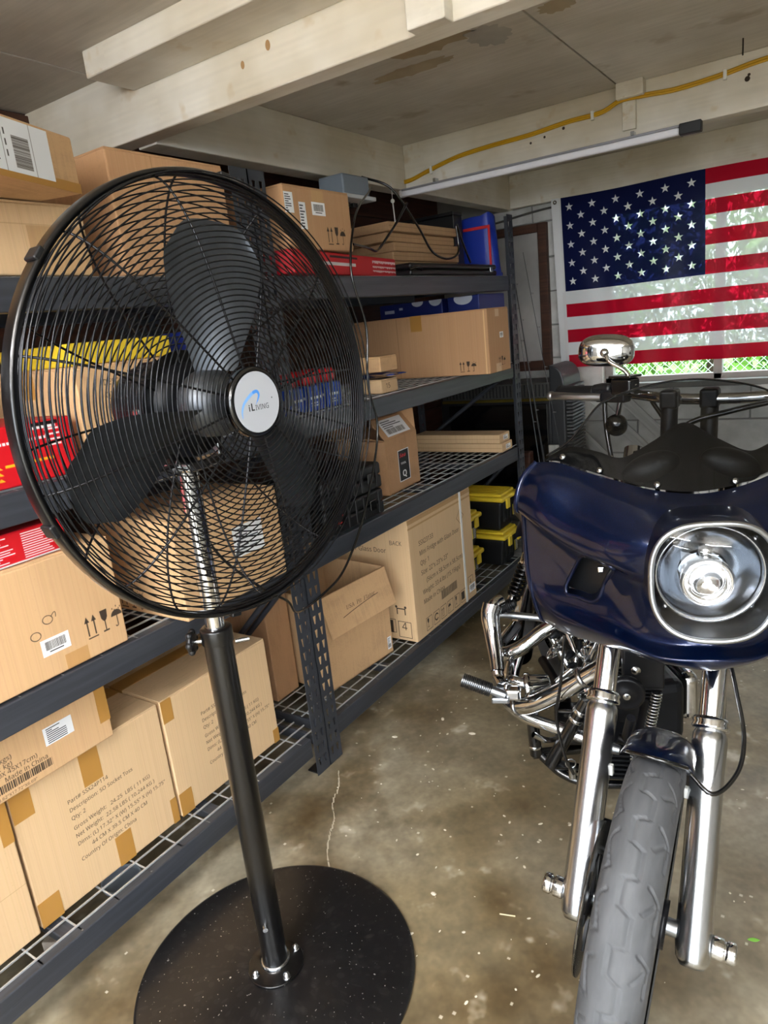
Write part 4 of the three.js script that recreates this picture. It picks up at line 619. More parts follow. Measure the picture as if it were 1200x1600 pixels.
    P('brake_caliper', wheelG(rbox(-0.105, -0.060, -0.035, 0.035, -0.03, 0.03, 0.01, 3).translate(0, 0.12, 0).rotateX(-1.05)), M.blackSatin);
    // mudguard over the back of the wheel
    const rows = []; for (let k = 0; k <= 8; k++) { const row = [], t = (k / 8 - 0.5) * 2; for (let i = 0; i <= 12; i++) { const a = 1.56 + 1.35 * i / 12 + 0.16 * t * t * (i === 0) , q = t * 1.45, rr2 = 0.352 + 0.040 * Math.cos(q) - 0.03 + (i < 2 ? 0.004 : 0); row.push(V3(0.066 * Math.sin(q) * (i === 0 ? 0.88 : 1), rr2 * Math.sin(a), rr2 * Math.cos(a))); } rows.push(row); }
    P('front_mudguard', wheelG(surface(rows, 24, 40)), shellMat);
    P('mudguard_trim', wheelG(new THREE.TubeGeometry(new THREE.CatmullRomCurve3(rows.map((r) => r[0])), 40, 0.004, 8)), M.blackGloss);
    P('fork_brace', wheelG(merge([rod([-0.10, 0.20, -0.27], [0.10, 0.20, -0.27], 0.012), rod([-0.085, 0.2, -0.27], [-0.075, 0.28, -0.24], 0.01), rod([0.085, 0.2, -0.27], [0.075, 0.28, -0.24], 0.01)])), M.blackSatin);
  }
  P('triple_clamp', rod(onFork(AL, 0.84), onFork(AR, 0.84), 0.03, 0.03, 20), M.blackSatin);
  P('top_clamp', rod(onFork(AL, 1.11), onFork(AR, 1.11), 0.026, 0.026, 20), M.blackSatin);
  P('steering_stem', rod([-0.31, 0.84, -1.56], [-0.325, 1.12, -1.75], 0.032), M.blackSatin);
  // ---- fairing shell: rows from the screen edge down to the tucked-in bottom, columns from the outer tip to the middle
  const half = [
    [[0.317, 1.162, 0.02], [0.271, 1.165, 0.05], [0.211, 1.149, 0.09], [0.148, 1.135, 0.13], [0.082, 1.12, 0.16], [0, 1.113, 0.18]],
    [[0.347, 1.133, 0.035], [0.3, 1.135, 0.085], [0.221, 1.112, 0.14], [0.149, 1.101, 0.2], [0.081, 1.095, 0.235], [0, 1.096, 0.25]],
    [[0.366, 1.076, 0.05], [0.324, 1.066, 0.1], [0.244, 1.047, 0.17], [0.171, 1.046, 0.24], [0.105, 1.048, 0.29], [0, 1.055, 0.315]],
    [[0.365, 1.056, 0.045], [0.319, 1.035, 0.102], [0.245, 1.002, 0.172], [0.178, 0.994, 0.242], [0.122, 0.985, 0.28], [0, 0.992, 0.315]],
    [[0.355, 1.038, -0.005], [0.314, 1.002, 0.023], [0.238, 0.965, 0.093], [0.175, 0.956, 0.163], [0.113, 0.95, 0.255], [0, 0.943, 0.305]],
    [[0.353, 0.95, -0.02], [0.312, 0.906, 0.005], [0.236, 0.899, 0.075], [0.173, 0.897, 0.15], [0.102, 0.887, 0.245], [0, 0.889, 0.29]],
    [[0.35, 0.866, -0.025], [0.307, 0.837, 0.012], [0.234, 0.833, 0.092], [0.171, 0.838, 0.172], [0.095, 0.827, 0.25], [0, 0.834, 0.29]],
    [[0.339, 0.808, -0.02], [0.293, 0.791, 0.054], [0.229, 0.807, 0.149], [0.166, 0.815, 0.229], [0.087, 0.811, 0.299], [0, 0.818, 0.322]],
    [[0.319, 0.738, -0.04], [0.272, 0.734, 0.02], [0.216, 0.754, 0.105], [0.152, 0.772, 0.185], [0.07, 0.777, 0.255], [0, 0.785, 0.298]],
    [[0.305, 0.755, -0.09], [0.259, 0.752, -0.04], [0.206, 0.764, 0.04], [0.143, 0.783, 0.12], [0.065, 0.789, 0.19], [0, 0.796, 0.235]],
  ];
  const full = half.map((r) => [...r, ...r.slice(0, 5).reverse().map(([l, y, w]) => [-l, y, w])].map((p) => V3(...p)));
  const poly = [[0.22, 0.972], [0.16, 0.967], [0.196, 0.858], [0.267, 0.851]];
  const inside = (x, y, q) => { let k = false; for (let i = 0, j = q.length - 1; i < q.length; j = i++) if ((q[i][1] > y) !== (q[j][1] > y) && x < (q[j][0] - q[i][0]) * (y - q[i][1]) / (q[j][1] - q[i][1]) + q[i][0]) k = !k; return k; };
  const HL = [0, 0.988, 0.109, 0.111], sup = (a, k = 1, n = 2.7) => { const c = Math.cos(a), s = Math.sin(a); return [HL[0] + k * HL[2] * Math.sign(c) * Math.pow(Math.abs(c), 2 / n), HL[1] + k * HL[3] * Math.sign(s) * Math.pow(Math.abs(s), 2 / n)]; };
  const inHead = (x, y) => Math.pow(Math.abs((x - HL[0]) / HL[2]), 2.7) + Math.pow(Math.abs((y - HL[1]) / HL[3]), 2.7) < 0.97;
  const skip = (p) => inside(Math.abs(p.x), p.y, poly) || (inHead(p.x, p.y) && p.z > 0.15);
  const BG = (l, y, w) => B(l + 0.0318, y, w), inG = (g) => { g.translate(0.0318, 0, 0); return inF(g); };
  const shell = P('fairing', inG(surface(full, 200, 150, skip)), shellMat); shell.userData.label = 'metallic dark blue fairing';
  P('fairing_edge', inG(new THREE.TubeGeometry(new THREE.CatmullRomCurve3(full.map((r) => r[0])), 60, 0.006, 8)), shellMat, shell);
  // air intakes: frame and dark duct, set into the shell
  const shellPts = (() => { const g = surface(full, 100, 120), p = g.attributes.position, o = []; for (let i = 0; i < p.count; i++) if (p.getX(i) > 0.1 && p.getY(i) > 0.82) o.push([p.getX(i), p.getY(i), p.getZ(i)]); return o; })();
  const onShell = (l, y) => { let best = 1e9, w = 0; for (const q of shellPts) { const d = (q[0] - l) ** 2 + (q[1] - y) ** 2; if (d < best) { best = d; w = q[2]; } } return w; };
  for (const s of [1, -1]) {
    const wAt = (l, y) => onShell(l, y) + 0.001;
    const c = new THREE.CatmullRomCurve3(poly.flatMap((a, i) => { const b = poly[(i + 1) % 4], m = (t) => V3(s * (a[0] + (b[0] - a[0]) * t), a[1] + (b[1] - a[1]) * t, 0); return [m(0.12), m(0.5), m(0.88)]; }).map((p) => { p.z = wAt(Math.abs(p.x), p.y); return p; }), true);
    P('intake_frame', inG(new THREE.TubeGeometry(c, 80, 0.0045, 10, true)), shellMat, shell);
    const rim = c.getPoints(48), pos = [], idx = []; rim.forEach((p, i) => { pos.push(p.x, p.y, p.z, p.x * 0.99, p.y - 0.004, p.z - 0.065); if (i) { const k = 2 * i; idx.push(k - 2, k - 1, k, k, k - 1, k + 1); } });
    const g = new THREE.BufferGeometry(); g.setAttribute('position', new THREE.Float32BufferAttribute(pos, 3)); g.setIndex(idx); g.setAttribute('uv', new THREE.Float32BufferAttribute(new Float32Array(pos.length / 3 * 2), 2)); g.computeVertexNormals();
    P('intake_duct', inG(g), shellMat, shell);
    const back = new THREE.ShapeGeometry(new THREE.Shape(poly.map(([x, y]) => new THREE.Vector2(x * s * 0.99, y - 0.004)))), bp = back.attributes.position; for (let i = 0; i < bp.count; i++) bp.setZ(i, wAt(Math.abs(bp.getX(i)), bp.getY(i)) - 0.06);
    P('intake_back', inG(back), M.blackPlastic, shell);
    P('intake_latch', FB(s * 0.185 + 0.025, s * 0.185 + 0.039, 0.925, 0.94, 0.112, 0.122, 0.003), M.chrome, shell);
  }
  // headlight: shroud, bezel, bowl, projector, clear cover
  const loop = (k, w, n = 72, ex = 2.7) => Array.from({ length: n }, (_, i) => { const [x, y] = sup(i / n * 6.2832, k, ex); return V3(x, y, w - (y - HL[1]) * 0.10 - 1.4 * (x * x)); });
  const loft = (loops) => { const n = loops[0].length, pos = [], idx = [], uv = []; loops.forEach((L, k) => L.forEach((p, i) => { pos.push(p.x, p.y, p.z); uv.push(i / n, k / loops.length); if (k) { const a = (k - 1) * n + i, b = (k - 1) * n + (i + 1) % n; idx.push(a, a + n, b, b, a + n, b + n); } })); const g = new THREE.BufferGeometry(); g.setAttribute('position', new THREE.Float32BufferAttribute(pos, 3)); g.setAttribute('uv', new THREE.Float32BufferAttribute(uv, 2)); g.setIndex(idx); g.computeVertexNormals(); return g; };
  P('headlight_shroud', inG(loft([loop(1.07, 0.255), loop(1.05, 0.310), loop(1.03, 0.342), loop(1.0, 0.348)])), shellMat, shell);
  const lampG = P('headlight_bezel', inG(new THREE.TubeGeometry(new THREE.CatmullRomCurve3(loop(0.99, 0.349), true), 144, 0.0055, 10, true)), M.alu);
  P('headlight_housing', inG(loft([loop(0.96, 0.344), loop(0.93, 0.28), loop(0.80, 0.24), loop(0.70, 0.235), loop(0.02, 0.235)])), new THREE.MeshStandardMaterial({ color: 0x4d5054, roughness: 0.25, metalness: 0.8, side: THREE.DoubleSide }), lampG);
  const hc = BG(0, 0.990, 0.160), fw = dirF(0, -0.02, 1), hp = (d) => hc.clone().addScaledVector(fw, d);
  P('headlight_ring', turned([[0.090, 0.115], [0.099, 0.12], [0.101, 0.135], [0.097, 0.145], [0.093, 0.140], [0.091, 0.125]], hp(0.0), fw, 56), M.steel, lampG);
  P('reflector_bowl', turned([[0.090, 0.13], [0.082, 0.105], [0.064, 0.088], [0.042, 0.078], [0.02, 0.075]], hp(0.0), fw, 48), new THREE.MeshStandardMaterial({ color: 0x7c8085, roughness: 0.12, metalness: 1, side: THREE.DoubleSide }), lampG);
  P('projector', turned([[0.048, 0.08], [0.050, 0.12], [0.046, 0.128], [0.040, 0.126], [0.038, 0.11], [0, 0.10]], BG(0.0, 0.966, 0.160), fw, 40), M.chrome, lampG);
  P('projector_lens', new THREE.SphereGeometry(0.033, 28, 18).scale(1, 1, 1).translate(...BG(0.0, 0.966, 0.265).toArray()), phys({ color: 0xffffff, roughness: 0.02, transmission: 1, thickness: 0.06, ior: 1.5 }), lampG);
  P('bulb', new THREE.SphereGeometry(0.013, 16, 12).translate(...BG(0.0, 1.02, 0.26).toArray()), M.steel, lampG);
  for (const [a, b] of [[-0.08, 1.052], [0.076, 0.918], [0.08, 1.06], [-0.076, 0.918], [0.0, 1.084], [0.04, 1.078]]) P('housing_screw', turned([[0, 0], [0.007, 0], [0.007, 0.006], [0, 0.009]], BG(a, b, 0.285), fw, 12), M.steel, lampG);
  P('headlight_cover', inG(loft([loop(0.975, 0.350), loop(0.85, 0.358), loop(0.65, 0.366, 72, 2.5), loop(0.4, 0.372, 72, 2.3), loop(0.15, 0.374, 72, 2), loop(0.01, 0.3745, 72, 2)])), M.lens, lampG);
  // smoked screen and the black dash behind it
  const symR = (r) => [...r, ...r.slice(0, r.length - 1).reverse().map(([l, y, w]) => [-l, y, w])].map((p) => V3(...p));
  const sb = [[0.298, 1.167, 0.028], [0.271, 1.168, 0.046], [0.211, 1.153, 0.086], [0.148, 1.138, 0.126], [0.082, 1.123, 0.156], [0, 1.117, 0.176]];
  const stp = [[0.293, 1.176, 0.024], [0.243, 1.206, 0.025], [0.206, 1.246, 0.015], [0.17, 1.284, 0.005], [0.093, 1.311, 0.01], [0, 1.323, 0.015]];
  const smid = sb.map((b, i) => b.map((v, k) => v * 0.5 + stp[i][k] * 0.5 + (k === 2 ? 0.012 : 0)));
  const scr = P('windscreen', inG(surface([symR(sb), symR(smid), symR(stp)], 96, 24)), M.smoke); scr.userData.label = 'smoked see-through windscreen';
  P('screen_edge', inG(new THREE.TubeGeometry(new THREE.CatmullRomCurve3(symR(stp)), 120, 0.0025, 6)), M.blackGloss, scr);
  for (const [l, y, w] of [[0.257, 1.177, 0.052], [0.182, 1.154, 0.104], [0.073, 1.13, 0.158]]) for (const s of [1, -1]) P('screen_bolt', turned([[0, 0], [0.0065, 0], [0.006, 0.004], [0, 0.006]], BG(s * l, y, w), dirF(s * 0.3, 0.5, 0.8), 14), M.steel, scr);
  const db = sb.map(([l, y, w]) => [l * 0.985, y - 0.006, w - 0.022]);
  const dt = [[0.285, 1.172, 0.0], [0.241, 1.189, 0.0], [0.182, 1.178, 0.02], [0.131, 1.164, 0.035], [0.063, 1.197, 0.035], [0, 1.232, 0.03]];
  const dmid = db.map((b, i) => b.map((v, k) => v * 0.5 + dt[i][k] * 0.5 + (k === 2 ? 0.004 : 0)));
  const dashM = new THREE.MeshStandardMaterial({ color: 0x060607, roughness: 0.8, side: THREE.DoubleSide });
  P('dash', inG(surface([symR(db), symR(dmid), symR(dt), symR(dt.map(([l, y, w]) => [l, y - 0.03, w - 0.07]))], 96, 24)), dashM);
  for (const s of [1, -1]) P('speaker_pod', inG(new THREE.SphereGeometry(1, 32, 20).scale(0.062, 0.034, 0.03).rotateZ(-s * 0.35).translate(s * 0.078, 1.150, 0.095)), M.blackPlastic);
  // ---- handlebar, controls, mirrors (turned with the fork)
  P('handlebar', pipe([[-0.68, 1.271, -1.92], [-0.53, 1.272, -1.862], [-0.44, 1.270, -1.80], [-0.37, 1.268, -1.745], [-0.30, 1.266, -1.72], [-0.22, 1.266, -1.715], [-0.14, 1.266, -1.735], [-0.06, 1.27, -1.79], [0.03, 1.272, -1.85], [0.18, 1.27, -1.90]], 0.0127, 90, 16), M.chrome);
  for (const x of [-0.348, -0.262]) { P('bar_riser', rod([x, 1.10, -1.70], [x, 1.262, -1.722], 0.019, 0.019, 20), M.blackSatin); P('riser_clamp', rbox(x - 0.02, x + 0.02, 1.245, 1.29, -1.70, -1.745, 0.008, 3), M.blackSatin); }
  const controls = (s, gx0, gz0, gx1, gz1) => {
    const a = V3(gx0, 1.271, gz0), b = V3(gx1, 1.272, gz1), d = b.clone().sub(a).normalize();
    P('grip', turned([[0, 0], [0.018, 0], [0.0185, 0.006], [0.0165, 0.012], [0.0165, 0.115], [0.0185, 0.118], [0.0185, 0.124], [0, 0.124]], a, d, 24), M.blackPlastic);
    const side = V3(-d.z, 0, d.x).multiplyScalar(s < 0 ? -1 : 1); if (side.z < 0) side.negate();
    const at2 = (t, o, y = 0) => a.clone().addScaledVector(d, t).addScaledVector(side, o).add(V3(0, y, 0));
    P('lever', merge([pipe([at2(0.02, 0.055, -0.004), at2(0.06, 0.06, -0.004), at2(0.11, 0.055, -0.006), at2(0.17, 0.04, -0.008)], 0.0105, 40, 10), new THREE.SphereGeometry(0.013, 14, 10).translate(...at2(0.015, 0.055, -0.004).toArray())]), M.alu);
    P('switch_housing', rbox(-0.03, 0.03, -0.022, 0.022, -0.024, 0.024, 0.01, 3).rotateY(Math.atan2(-d.z, d.x)).translate(...at2(0.155, 0.004).toArray()), M.blackPlastic);
    P('lever_perch', rbox(-0.045, 0.045, -0.016, 0.014, -0.016, 0.016, 0.006, 3).rotateY(Math.atan2(-d.z, d.x)).translate(...at2(0.195, 0.026, -0.006).toArray()), M.blackSatin);
    const rs = P('fluid_reservoir', rbox(-0.03, 0.03, -0.02, 0.022, -0.022, 0.022, 0.008, 3).rotateY(Math.atan2(-d.z, d.x)).translate(...at2(0.235, 0.03, 0.018).toArray()), M.blackGloss);
    P('reservoir_lid', rbox(-0.032, 0.032, 0, 0.006, -0.024, 0.024, 0.002).rotateY(Math.atan2(-d.z, d.x)).translate(...at2(0.235, 0.03, 0.041).toArray()), M.blackGloss, rs);
    // mirror on its stem
    const mc = V3(s < 0 ? -0.529 : 0.02, 1.380, -1.85), st0 = V3(s < 0 ? -0.446 : -0.06, 1.292, -1.80);
    P('mirror_stem', pipe([st0, st0.clone().lerp(mc, 0.35).add(V3(s * -0.004, 0.006, 0.01)), mc.clone().lerp(st0, 0.2).add(V3(0, -0.006, 0.028)), mc.clone().add(V3(0.006 * -s, -0.004, 0.03))], 0.0055, 40, 12), M.chrome);
    const g = new THREE.SphereGeometry(1, 48, 28), p = g.attributes.position; for (let i = 0; i < p.count; i++) { const x = p.getX(i), y = p.getY(i), z = p.getZ(i), e = (v) => Math.sign(v) * Math.pow(Math.abs(v), 0.72); p.setXYZ(i, 0.070 * e(x) * (1 + 0.06 * s * y), 0.041 * e(y), z > 0 ? 0.034 * z : 0.006 * z); }
    g.computeVertexNormals(); g.rotateZ(0.06 * s).rotateY(0.25 + 0.1 * s).translate(mc.x, mc.y, mc.z);
    const mi = P('mirror', g, M.chrome); P('mirror_boss', new THREE.SphereGeometry(0.012, 16, 12).translate(mc.x + 0.004, mc.y - 0.003, mc.z + 0.03), M.chrome, mi);
    // turn signal under the perch
    const ts = at2(0.20, 0.02, -0.075); P('turn_signal', new THREE.SphereGeometry(0.029, 26, 18).scale(1, 1, 0.85).translate(ts.x, ts.y - 0.008, ts.z), M.blackGloss); P('signal_stem', rod([ts.x + 0.004, ts.y + 0.015, ts.z], [ts.x + 0.012, ts.y + 0.062, ts.z], 0.007), M.chrome);
    const cs = at2(0.165, 0.02, -0.02); P('control_cable', pipe([cs, cs.clone().add(V3(0.004, -0.05, 0.01)), cs.clone().add(V3(0.02, -0.13, 0.03)), cs.clone().add(V3(0.05, -0.25, 0.05))], 0.0065, 30, 8), M.blackGloss);
  };
  controls(-1, -0.68, -1.92, -0.53, -1.862); controls(1, 0.18, -1.90, 0.03, -1.85);
  P('brake_hose', pipe([[-0.40, 1.26, -1.77], [-0.36, 1.20, -1.74], [-0.37, 1.12, -1.70], [-0.36, 1.0, -1.66]], 0.006, 30, 8), M.blackGloss);
  P('throttle_cable', pipe([[-0.14, 1.255, -1.72], [-0.22, 1.24, -1.69], [-0.30, 1.215, -1.68], [-0.36, 1.15, -1.68], [-0.38, 1.08, -1.66]], 0.0065, 40, 8), M.blackGloss);
  P('clutch_cable', pipe([[-0.19, 0.78, -1.50], [-0.16, 0.70, -1.44], [-0.135, 0.63, -1.37], [-0.14, 0.59, -1.31], [-0.175, 0.575, -1.25], [-0.215, 0.60, -1.26]], 0.0045, 50, 8), M.blackGloss);
  P('front_brake_line', pipe([B(0.30, 0.66, -0.12), B(0.315, 0.52, -0.12), B(0.33, 0.40, -0.13), B(0.31, 0.28, -0.12), B(0.29, 0.23, -0.12)], 0.0045, 40, 8), M.blackGloss);
  // ---- frame, engine and everything under the fairing
  for (const l of [0.075, -0.075]) { P('down_tube', FT([[l * 0.6, 0.86, -0.10], [l, 0.66, -0.13], [l * 1.2, 0.42, -0.16], [l * 1.5 + 0.02, 0.22, -0.22], [l * 1.7 + 0.09, 0.15, -0.40], [l * 1.7 + 0.26, 0.15, -0.95]], 0.0185, 60, 14), M.blackSatin); }
  P('backbone', aft(FT([[0, 0.93, -0.05], [0, 0.90, -0.3], [0, 0.80, -0.8], [0, 0.68, -1.0]], 0.025, 40, 12)), M.blackSatin);
  const reg = P('regulator', FB(0.05, 0.155, 0.505, 0.62, -0.155, -0.115, 0.006), M.blackSatin); P('regulator_bolt', turned([[0, 0], [0.012, 0], [0.012, 0.006], [0, 0.009]], B(0.122, 0.562, -0.115), dirF(0, 0, 1), 18), M.steel, reg); P('regulator_fins', merge([0, 1, 2, 3].map((i) => FB(0.055, 0.15, 0.50 - i * 0.011, 0.506 - i * 0.011, -0.15, -0.118, 0.001))), M.blackSatin, reg);
  const horn = P('horn', turned([[0, 0.03], [0.014, 0.03], [0.016, 0.024], [0.034, 0.022], [0.038, 0.026], [0.046, 0.024], [0.048, 0.014], [0.044, 0], [0, -0.004]], B(0.150, 0.520, -0.085), dirF(0.05, -0.05, 1), 40), M.blackSatin); P('horn_boss', turned([[0, 0], [0.010, 0], [0.009, 0.005], [0, 0.006]], B(0.151, 0.519, -0.054), dirF(0.05, -0.05, 1), 16), M.steel, horn);
  { const pts = [], a = B(0.072, 0.505, -0.10), b = B(0.092, 0.385, -0.10), d = b.clone().sub(a), e1 = dirF(1, 0, 0), e2 = dirF(0, 0.1, 1); for (let i = 0; i <= 160; i++) { const t = i / 160, q = t * 13 * 6.2832; pts.push(a.clone().addScaledVector(d, t).addScaledVector(e1, 0.0125 * Math.cos(q)).addScaledVector(e2, 0.0125 * Math.sin(q))); } P('spring', new THREE.TubeGeometry(new THREE.CatmullRomCurve3(pts), 420, 0.003, 6), M.steel); P('spring_rod', rod(a, b, 0.008), M.blackSatin); }
  P('engine_case', aft(merge([FB(-0.12, 0.13, 0.22, 0.42, -0.70, -0.28, 0.03), FB(-0.14, 0.10, 0.20, 0.38, -1.0, -0.68, 0.03)])), M.engine);
  P('cam_cover', aft(turned([[0, 0.03], [0.05, 0.03], [0.075, 0.02], [0.085, 0.0], [0.085, -0.03]], B(0.14, 0.33, -0.42), dirF(1, 0, 0), 36)), M.chrome);
  P('primary_cover', aft(inF(new RoundedBoxGeometry(0.06, 0.16, 0.55, 4, 0.03).translate(-0.165, 0.32, -0.62))), M.chrome);
  for (const [w0, lean, n] of [[-0.36, 0.38, 'front'], [-0.60, -0.38, 'rear']]) {
    const base = B(0.01, 0.42, w0), d = dirF(0, 1, lean);
    const fins = []; for (let i = 0; i < 13; i++) { const p = base.clone().addScaledVector(d, 0.012 + i * 0.0125); fins.push(turned([[0, 0], [0.082 - 0.0 * i, 0], [0.083, 0.003], [0.082, 0.006], [0, 0.006]], p, d, 28)); }
    fins.push(rod(base, base.clone().addScaledVector(d, 0.18), 0.062)); const cy = P('cylinder', aft(merge(fins)), M.engine);
    P('rocker_cover', aft(inF(new RoundedBoxGeometry(0.17, 0.055, 0.14, 3, 0.022).rotateX(lean * 0.9).translate(0.01, 0.42 + 0.21, w0 + lean * 0.21))), M.chrome, cy);
    for (const k of [0.018, -0.018]) P('pushrod_tube', aft(rod(B(0.105, 0.40, -0.47 + (w0 + 0.48) * 0.35 + k), B(0.09, 0.60, w0 + lean * 0.16 + k), 0.0085, 0.0085, 12)), M.chrome, cy);
    P('head_bolts', aft(merge([[0.07, 0.05], [-0.05, 0.05], [0.07, -0.05], [-0.05, -0.05]].map(([a, b]) => FR([a, 0.6, w0 + lean * 0.18 + b], [a, 0.625, w0 + lean * 0.18 + b], 0.007)))), M.steel, cy);
  }
  // air cleaner on the shelf side, ahead of the rider's knee
  const ac = P('air_cleaner', turned([[0, 0.06], [0.05, 0.058], [0.068, 0.05], [0.074, 0.035], [0.074, 0.0], [0.05, -0.03], [0, -0.03]], B(0.25, 0.565, -0.47), dirF(1, 0, 0.35), 40), M.chrome);
  P('filter_element', turned([[0.070, -0.005], [0.071, -0.045], [0.05, -0.046]], B(0.25, 0.565, -0.47), dirF(1, 0, 0.35), 40), M.blackPlastic, ac);
  // exhaust: two header pipes with heat shields sweeping into one muffler
  const ex = P('front_header', FT([[0.08, 0.56, -0.25], [0.17, 0.555, -0.18], [0.23, 0.508, -0.19], [0.33, 0.43, -0.21], [0.42, 0.365, -0.25], [0.465, 0.345, -0.30], [0.475, 0.36, -0.38], [0.46, 0.37, -0.55], [0.40, 0.36, -0.80]], 0.026, 90, 20), M.chrome);
  P('header_clamp', merge([turned([[0.026, 0], [0.031, 0.002], [0.031, 0.012], [0.026, 0.014]], B(0.25, 0.497, -0.192), dirF(0.75, -0.62, -0.2), 24), turned([[0.026, 0], [0.030, 0.002], [0.030, 0.010], [0.026, 0.012]], B(0.44, 0.355, -0.265), dirF(0.8, -0.4, -0.5), 24)]), M.steel, ex);
  P('rear_header', FT([[0.10, 0.57, -0.56], [0.24, 0.56, -0.48], [0.36, 0.516, -0.45], [0.44, 0.462, -0.43], [0.49, 0.437, -0.44], [0.51, 0.425, -0.50], [0.47, 0.41, -0.70]], 0.024, 70, 20), M.chrome);
  P('muffler', FT([[0.46, 0.36, -0.60], [0.44, 0.37, -0.85], [0.42, 0.39, -1.2], [0.41, 0.41, -1.5]], 0.05, 40, 24), M.chrome);
  // engine guard and highway peg
  P('engine_guard', FT([[0.495, 0.605, -0.49], [0.515, 0.60, -0.465], [0.528, 0.56, -0.45], [0.520, 0.496, -0.42], [0.508, 0.41, -0.36], [0.485, 0.352, -0.31], [0.44, 0.325, -0.27], [0.30, 0.30, -0.22], [0.12, 0.26, -0.18]], 0.0185, 110, 16), M.chrome);
  P('guard_sleeve', taper([[0.520, 0.60, -0.465], [0.529, 0.57, -0.452], [0.524, 0.52, -0.435], [0.514, 0.46, -0.395], [0.508, 0.42, -0.36]], 0.032, 0.021), M.chrome);
  P('peg_clamp', merge([FR([0.505, 0.40, -0.34], [0.485, 0.43, -0.24], 0.018), FB(0.43, 0.475, 0.41, 0.445, -0.23, -0.195, 0.008)]), M.chrome);
  const pg = P('highway_peg', FR([0.475, 0.428, -0.20], [0.598, 0.476, -0.20], 0.0135, 0.0135, 20), M.alu);
  P('peg_rubber', merge(Array.from({ length: 16 }, (_, i) => { const t = i / 16, a = [0.515 + 0.083 * t, 0.4435 + 0.0325 * t, -0.20]; return FR(a, [a[0] + 0.003, a[1] + 0.0012, -0.20], 0.0205, 0.0205, 18); })), M.blackPlastic, pg);
  P('peg_heel', FB(0.462, 0.515, 0.405, 0.425, -0.215, -0.185, 0.006), M.alu, pg);
  // chrome cup (horn cover) and its elbow
  P('chrome_cup', turned([[0, 0.0], [0.038, 0.0], [0.042, 0.006], [0.042, 0.018], [0.036, 0.022], [0.030, 0.075], [0.022, 0.08], [0, 0.08]], B(0.425, 0.398, -0.30), dirF(-1, 0.1, -0.1), 36), M.chrome);
  P('intake_elbow', FT([[0.47, 0.385, -0.34], [0.46, 0.415, -0.31], [0.44, 0.415, -0.30], [0.41, 0.405, -0.30]], 0.017, 30, 16), M.chrome);
  for (let i = 0; i < 26; i++) { const l = rr(0.14, 0.34), y = rr(0.33, 0.58), w = rr(-0.42, -0.30); P('engine_fitting', turned([[0, 0], [rr(0.009, 0.017), 0], [rr(0.008, 0.014), rr(0.008, 0.02)], [0.005, 0.03], [0, 0.03]], B(l, y, w), dirF(rr(-0.2, 1), rr(-0.3, 0.6), 1), 12), [M.chrome, M.steel, M.engine][i % 3]); }
  P('oil_line', merge([FT([[0.16, 0.55, -0.30], [0.22, 0.48, -0.27], [0.20, 0.40, -0.27], [0.26, 0.34, -0.26]], 0.007, 40, 10), FT([[0.30, 0.55, -0.42], [0.27, 0.46, -0.35], [0.33, 0.40, -0.33]], 0.009, 40, 10)]), M.chrome);
  P('linkage_rod', merge([FR([0.26, 0.50, -0.33], [0.15, 0.36, -0.28], 0.008), FR([0.34, 0.52, -0.40], [0.28, 0.42, -0.36], 0.012), FR([0.20, 0.56, -0.33], [0.27, 0.40, -0.31], 0.010)]), M.chrome);
  // lower black guards, struts and stand
  P('lower_strut', merge([FR([0.406, 0.31, -0.30], [0.400, 0.165, -0.30], 0.019), FR([0.355, 0.20, -0.20], [0.245, 0.42, -0.20], 0.0195), FR([0.41, 0.165, -0.30], [0.25, 0.16, -0.35], 0.016), FR([0.355, 0.205, -0.20], [0.22, 0.17, -0.22], 0.014)]), M.blackGloss);
  P('strut_band', merge([turned([[0.019, 0], [0.022, 0.002], [0.022, 0.012], [0.019, 0.014]], B(0.268, 0.375, -0.20), dirF(-0.45, 0.9, 0), 24), turned([[0.019, 0], [0.022, 0.002], [0.022, 0.010], [0.019, 0.012]], B(0.280, 0.35, -0.20), dirF(-0.45, 0.9, 0), 24), turned([[0.019, 0], [0.021, 0.002], [0.021, 0.008], [0.019, 0.01]], B(0.402, 0.19, -0.30), dirF(0, 1, 0), 24)]), M.chrome);
  P('skid_frame', merge([FT([[0.38, 0.20, -0.24], [0.32, 0.17, -0.20], [0.25, 0.16, -0.18], [0.10, 0.17, -0.17]], 0.013, 40, 10), FB(0.15, 0.34, 0.20, 0.32, -0.36, -0.30, 0.01)]), M.blackGloss);
  P('cooler_fins', merge(Array.from({ length: 9 }, (_, i) => FB(0.14, 0.22, 0.235 + i * 0.014, 0.241 + i * 0.014, -0.20, -0.10, 0.001))), M.engine);
  P('key_ring', new THREE.TorusGeometry(0.014, 0.0022, 8, 24).rotateY(0.5).translate(...B(0.297, 0.236, -0.16).toArray()), M.steel); P('ring_bolt', FR([0.293, 0.222, -0.16], [0.293, 0.19, -0.16], 0.011), M.steel);
  P('brake_pedal', FT([[0.30, 0.26, -0.26], [0.36, 0.27, -0.22], [0.40, 0.30, -0.20]], 0.009, 24, 10), M.chrome);
  // body behind the fairing
  P('fuel_tank', aft(inF(new THREE.SphereGeometry(1, 40, 26).scale(0.15, 0.12, 0.30).translate(0, 0.86, -0.52))), shellMat);
  const seat = P('seat', aft(inF(new RoundedBoxGeometry(0.28, 0.09, 0.62, 4, 0.04).translate(0, 0.70, -1.05))), M.blackPlastic); P('seat_hump', aft(inF(new RoundedBoxGeometry(0.24, 0.09, 0.14, 4, 0.04).translate(0, 0.76, -1.28))), M.blackPlastic, seat);
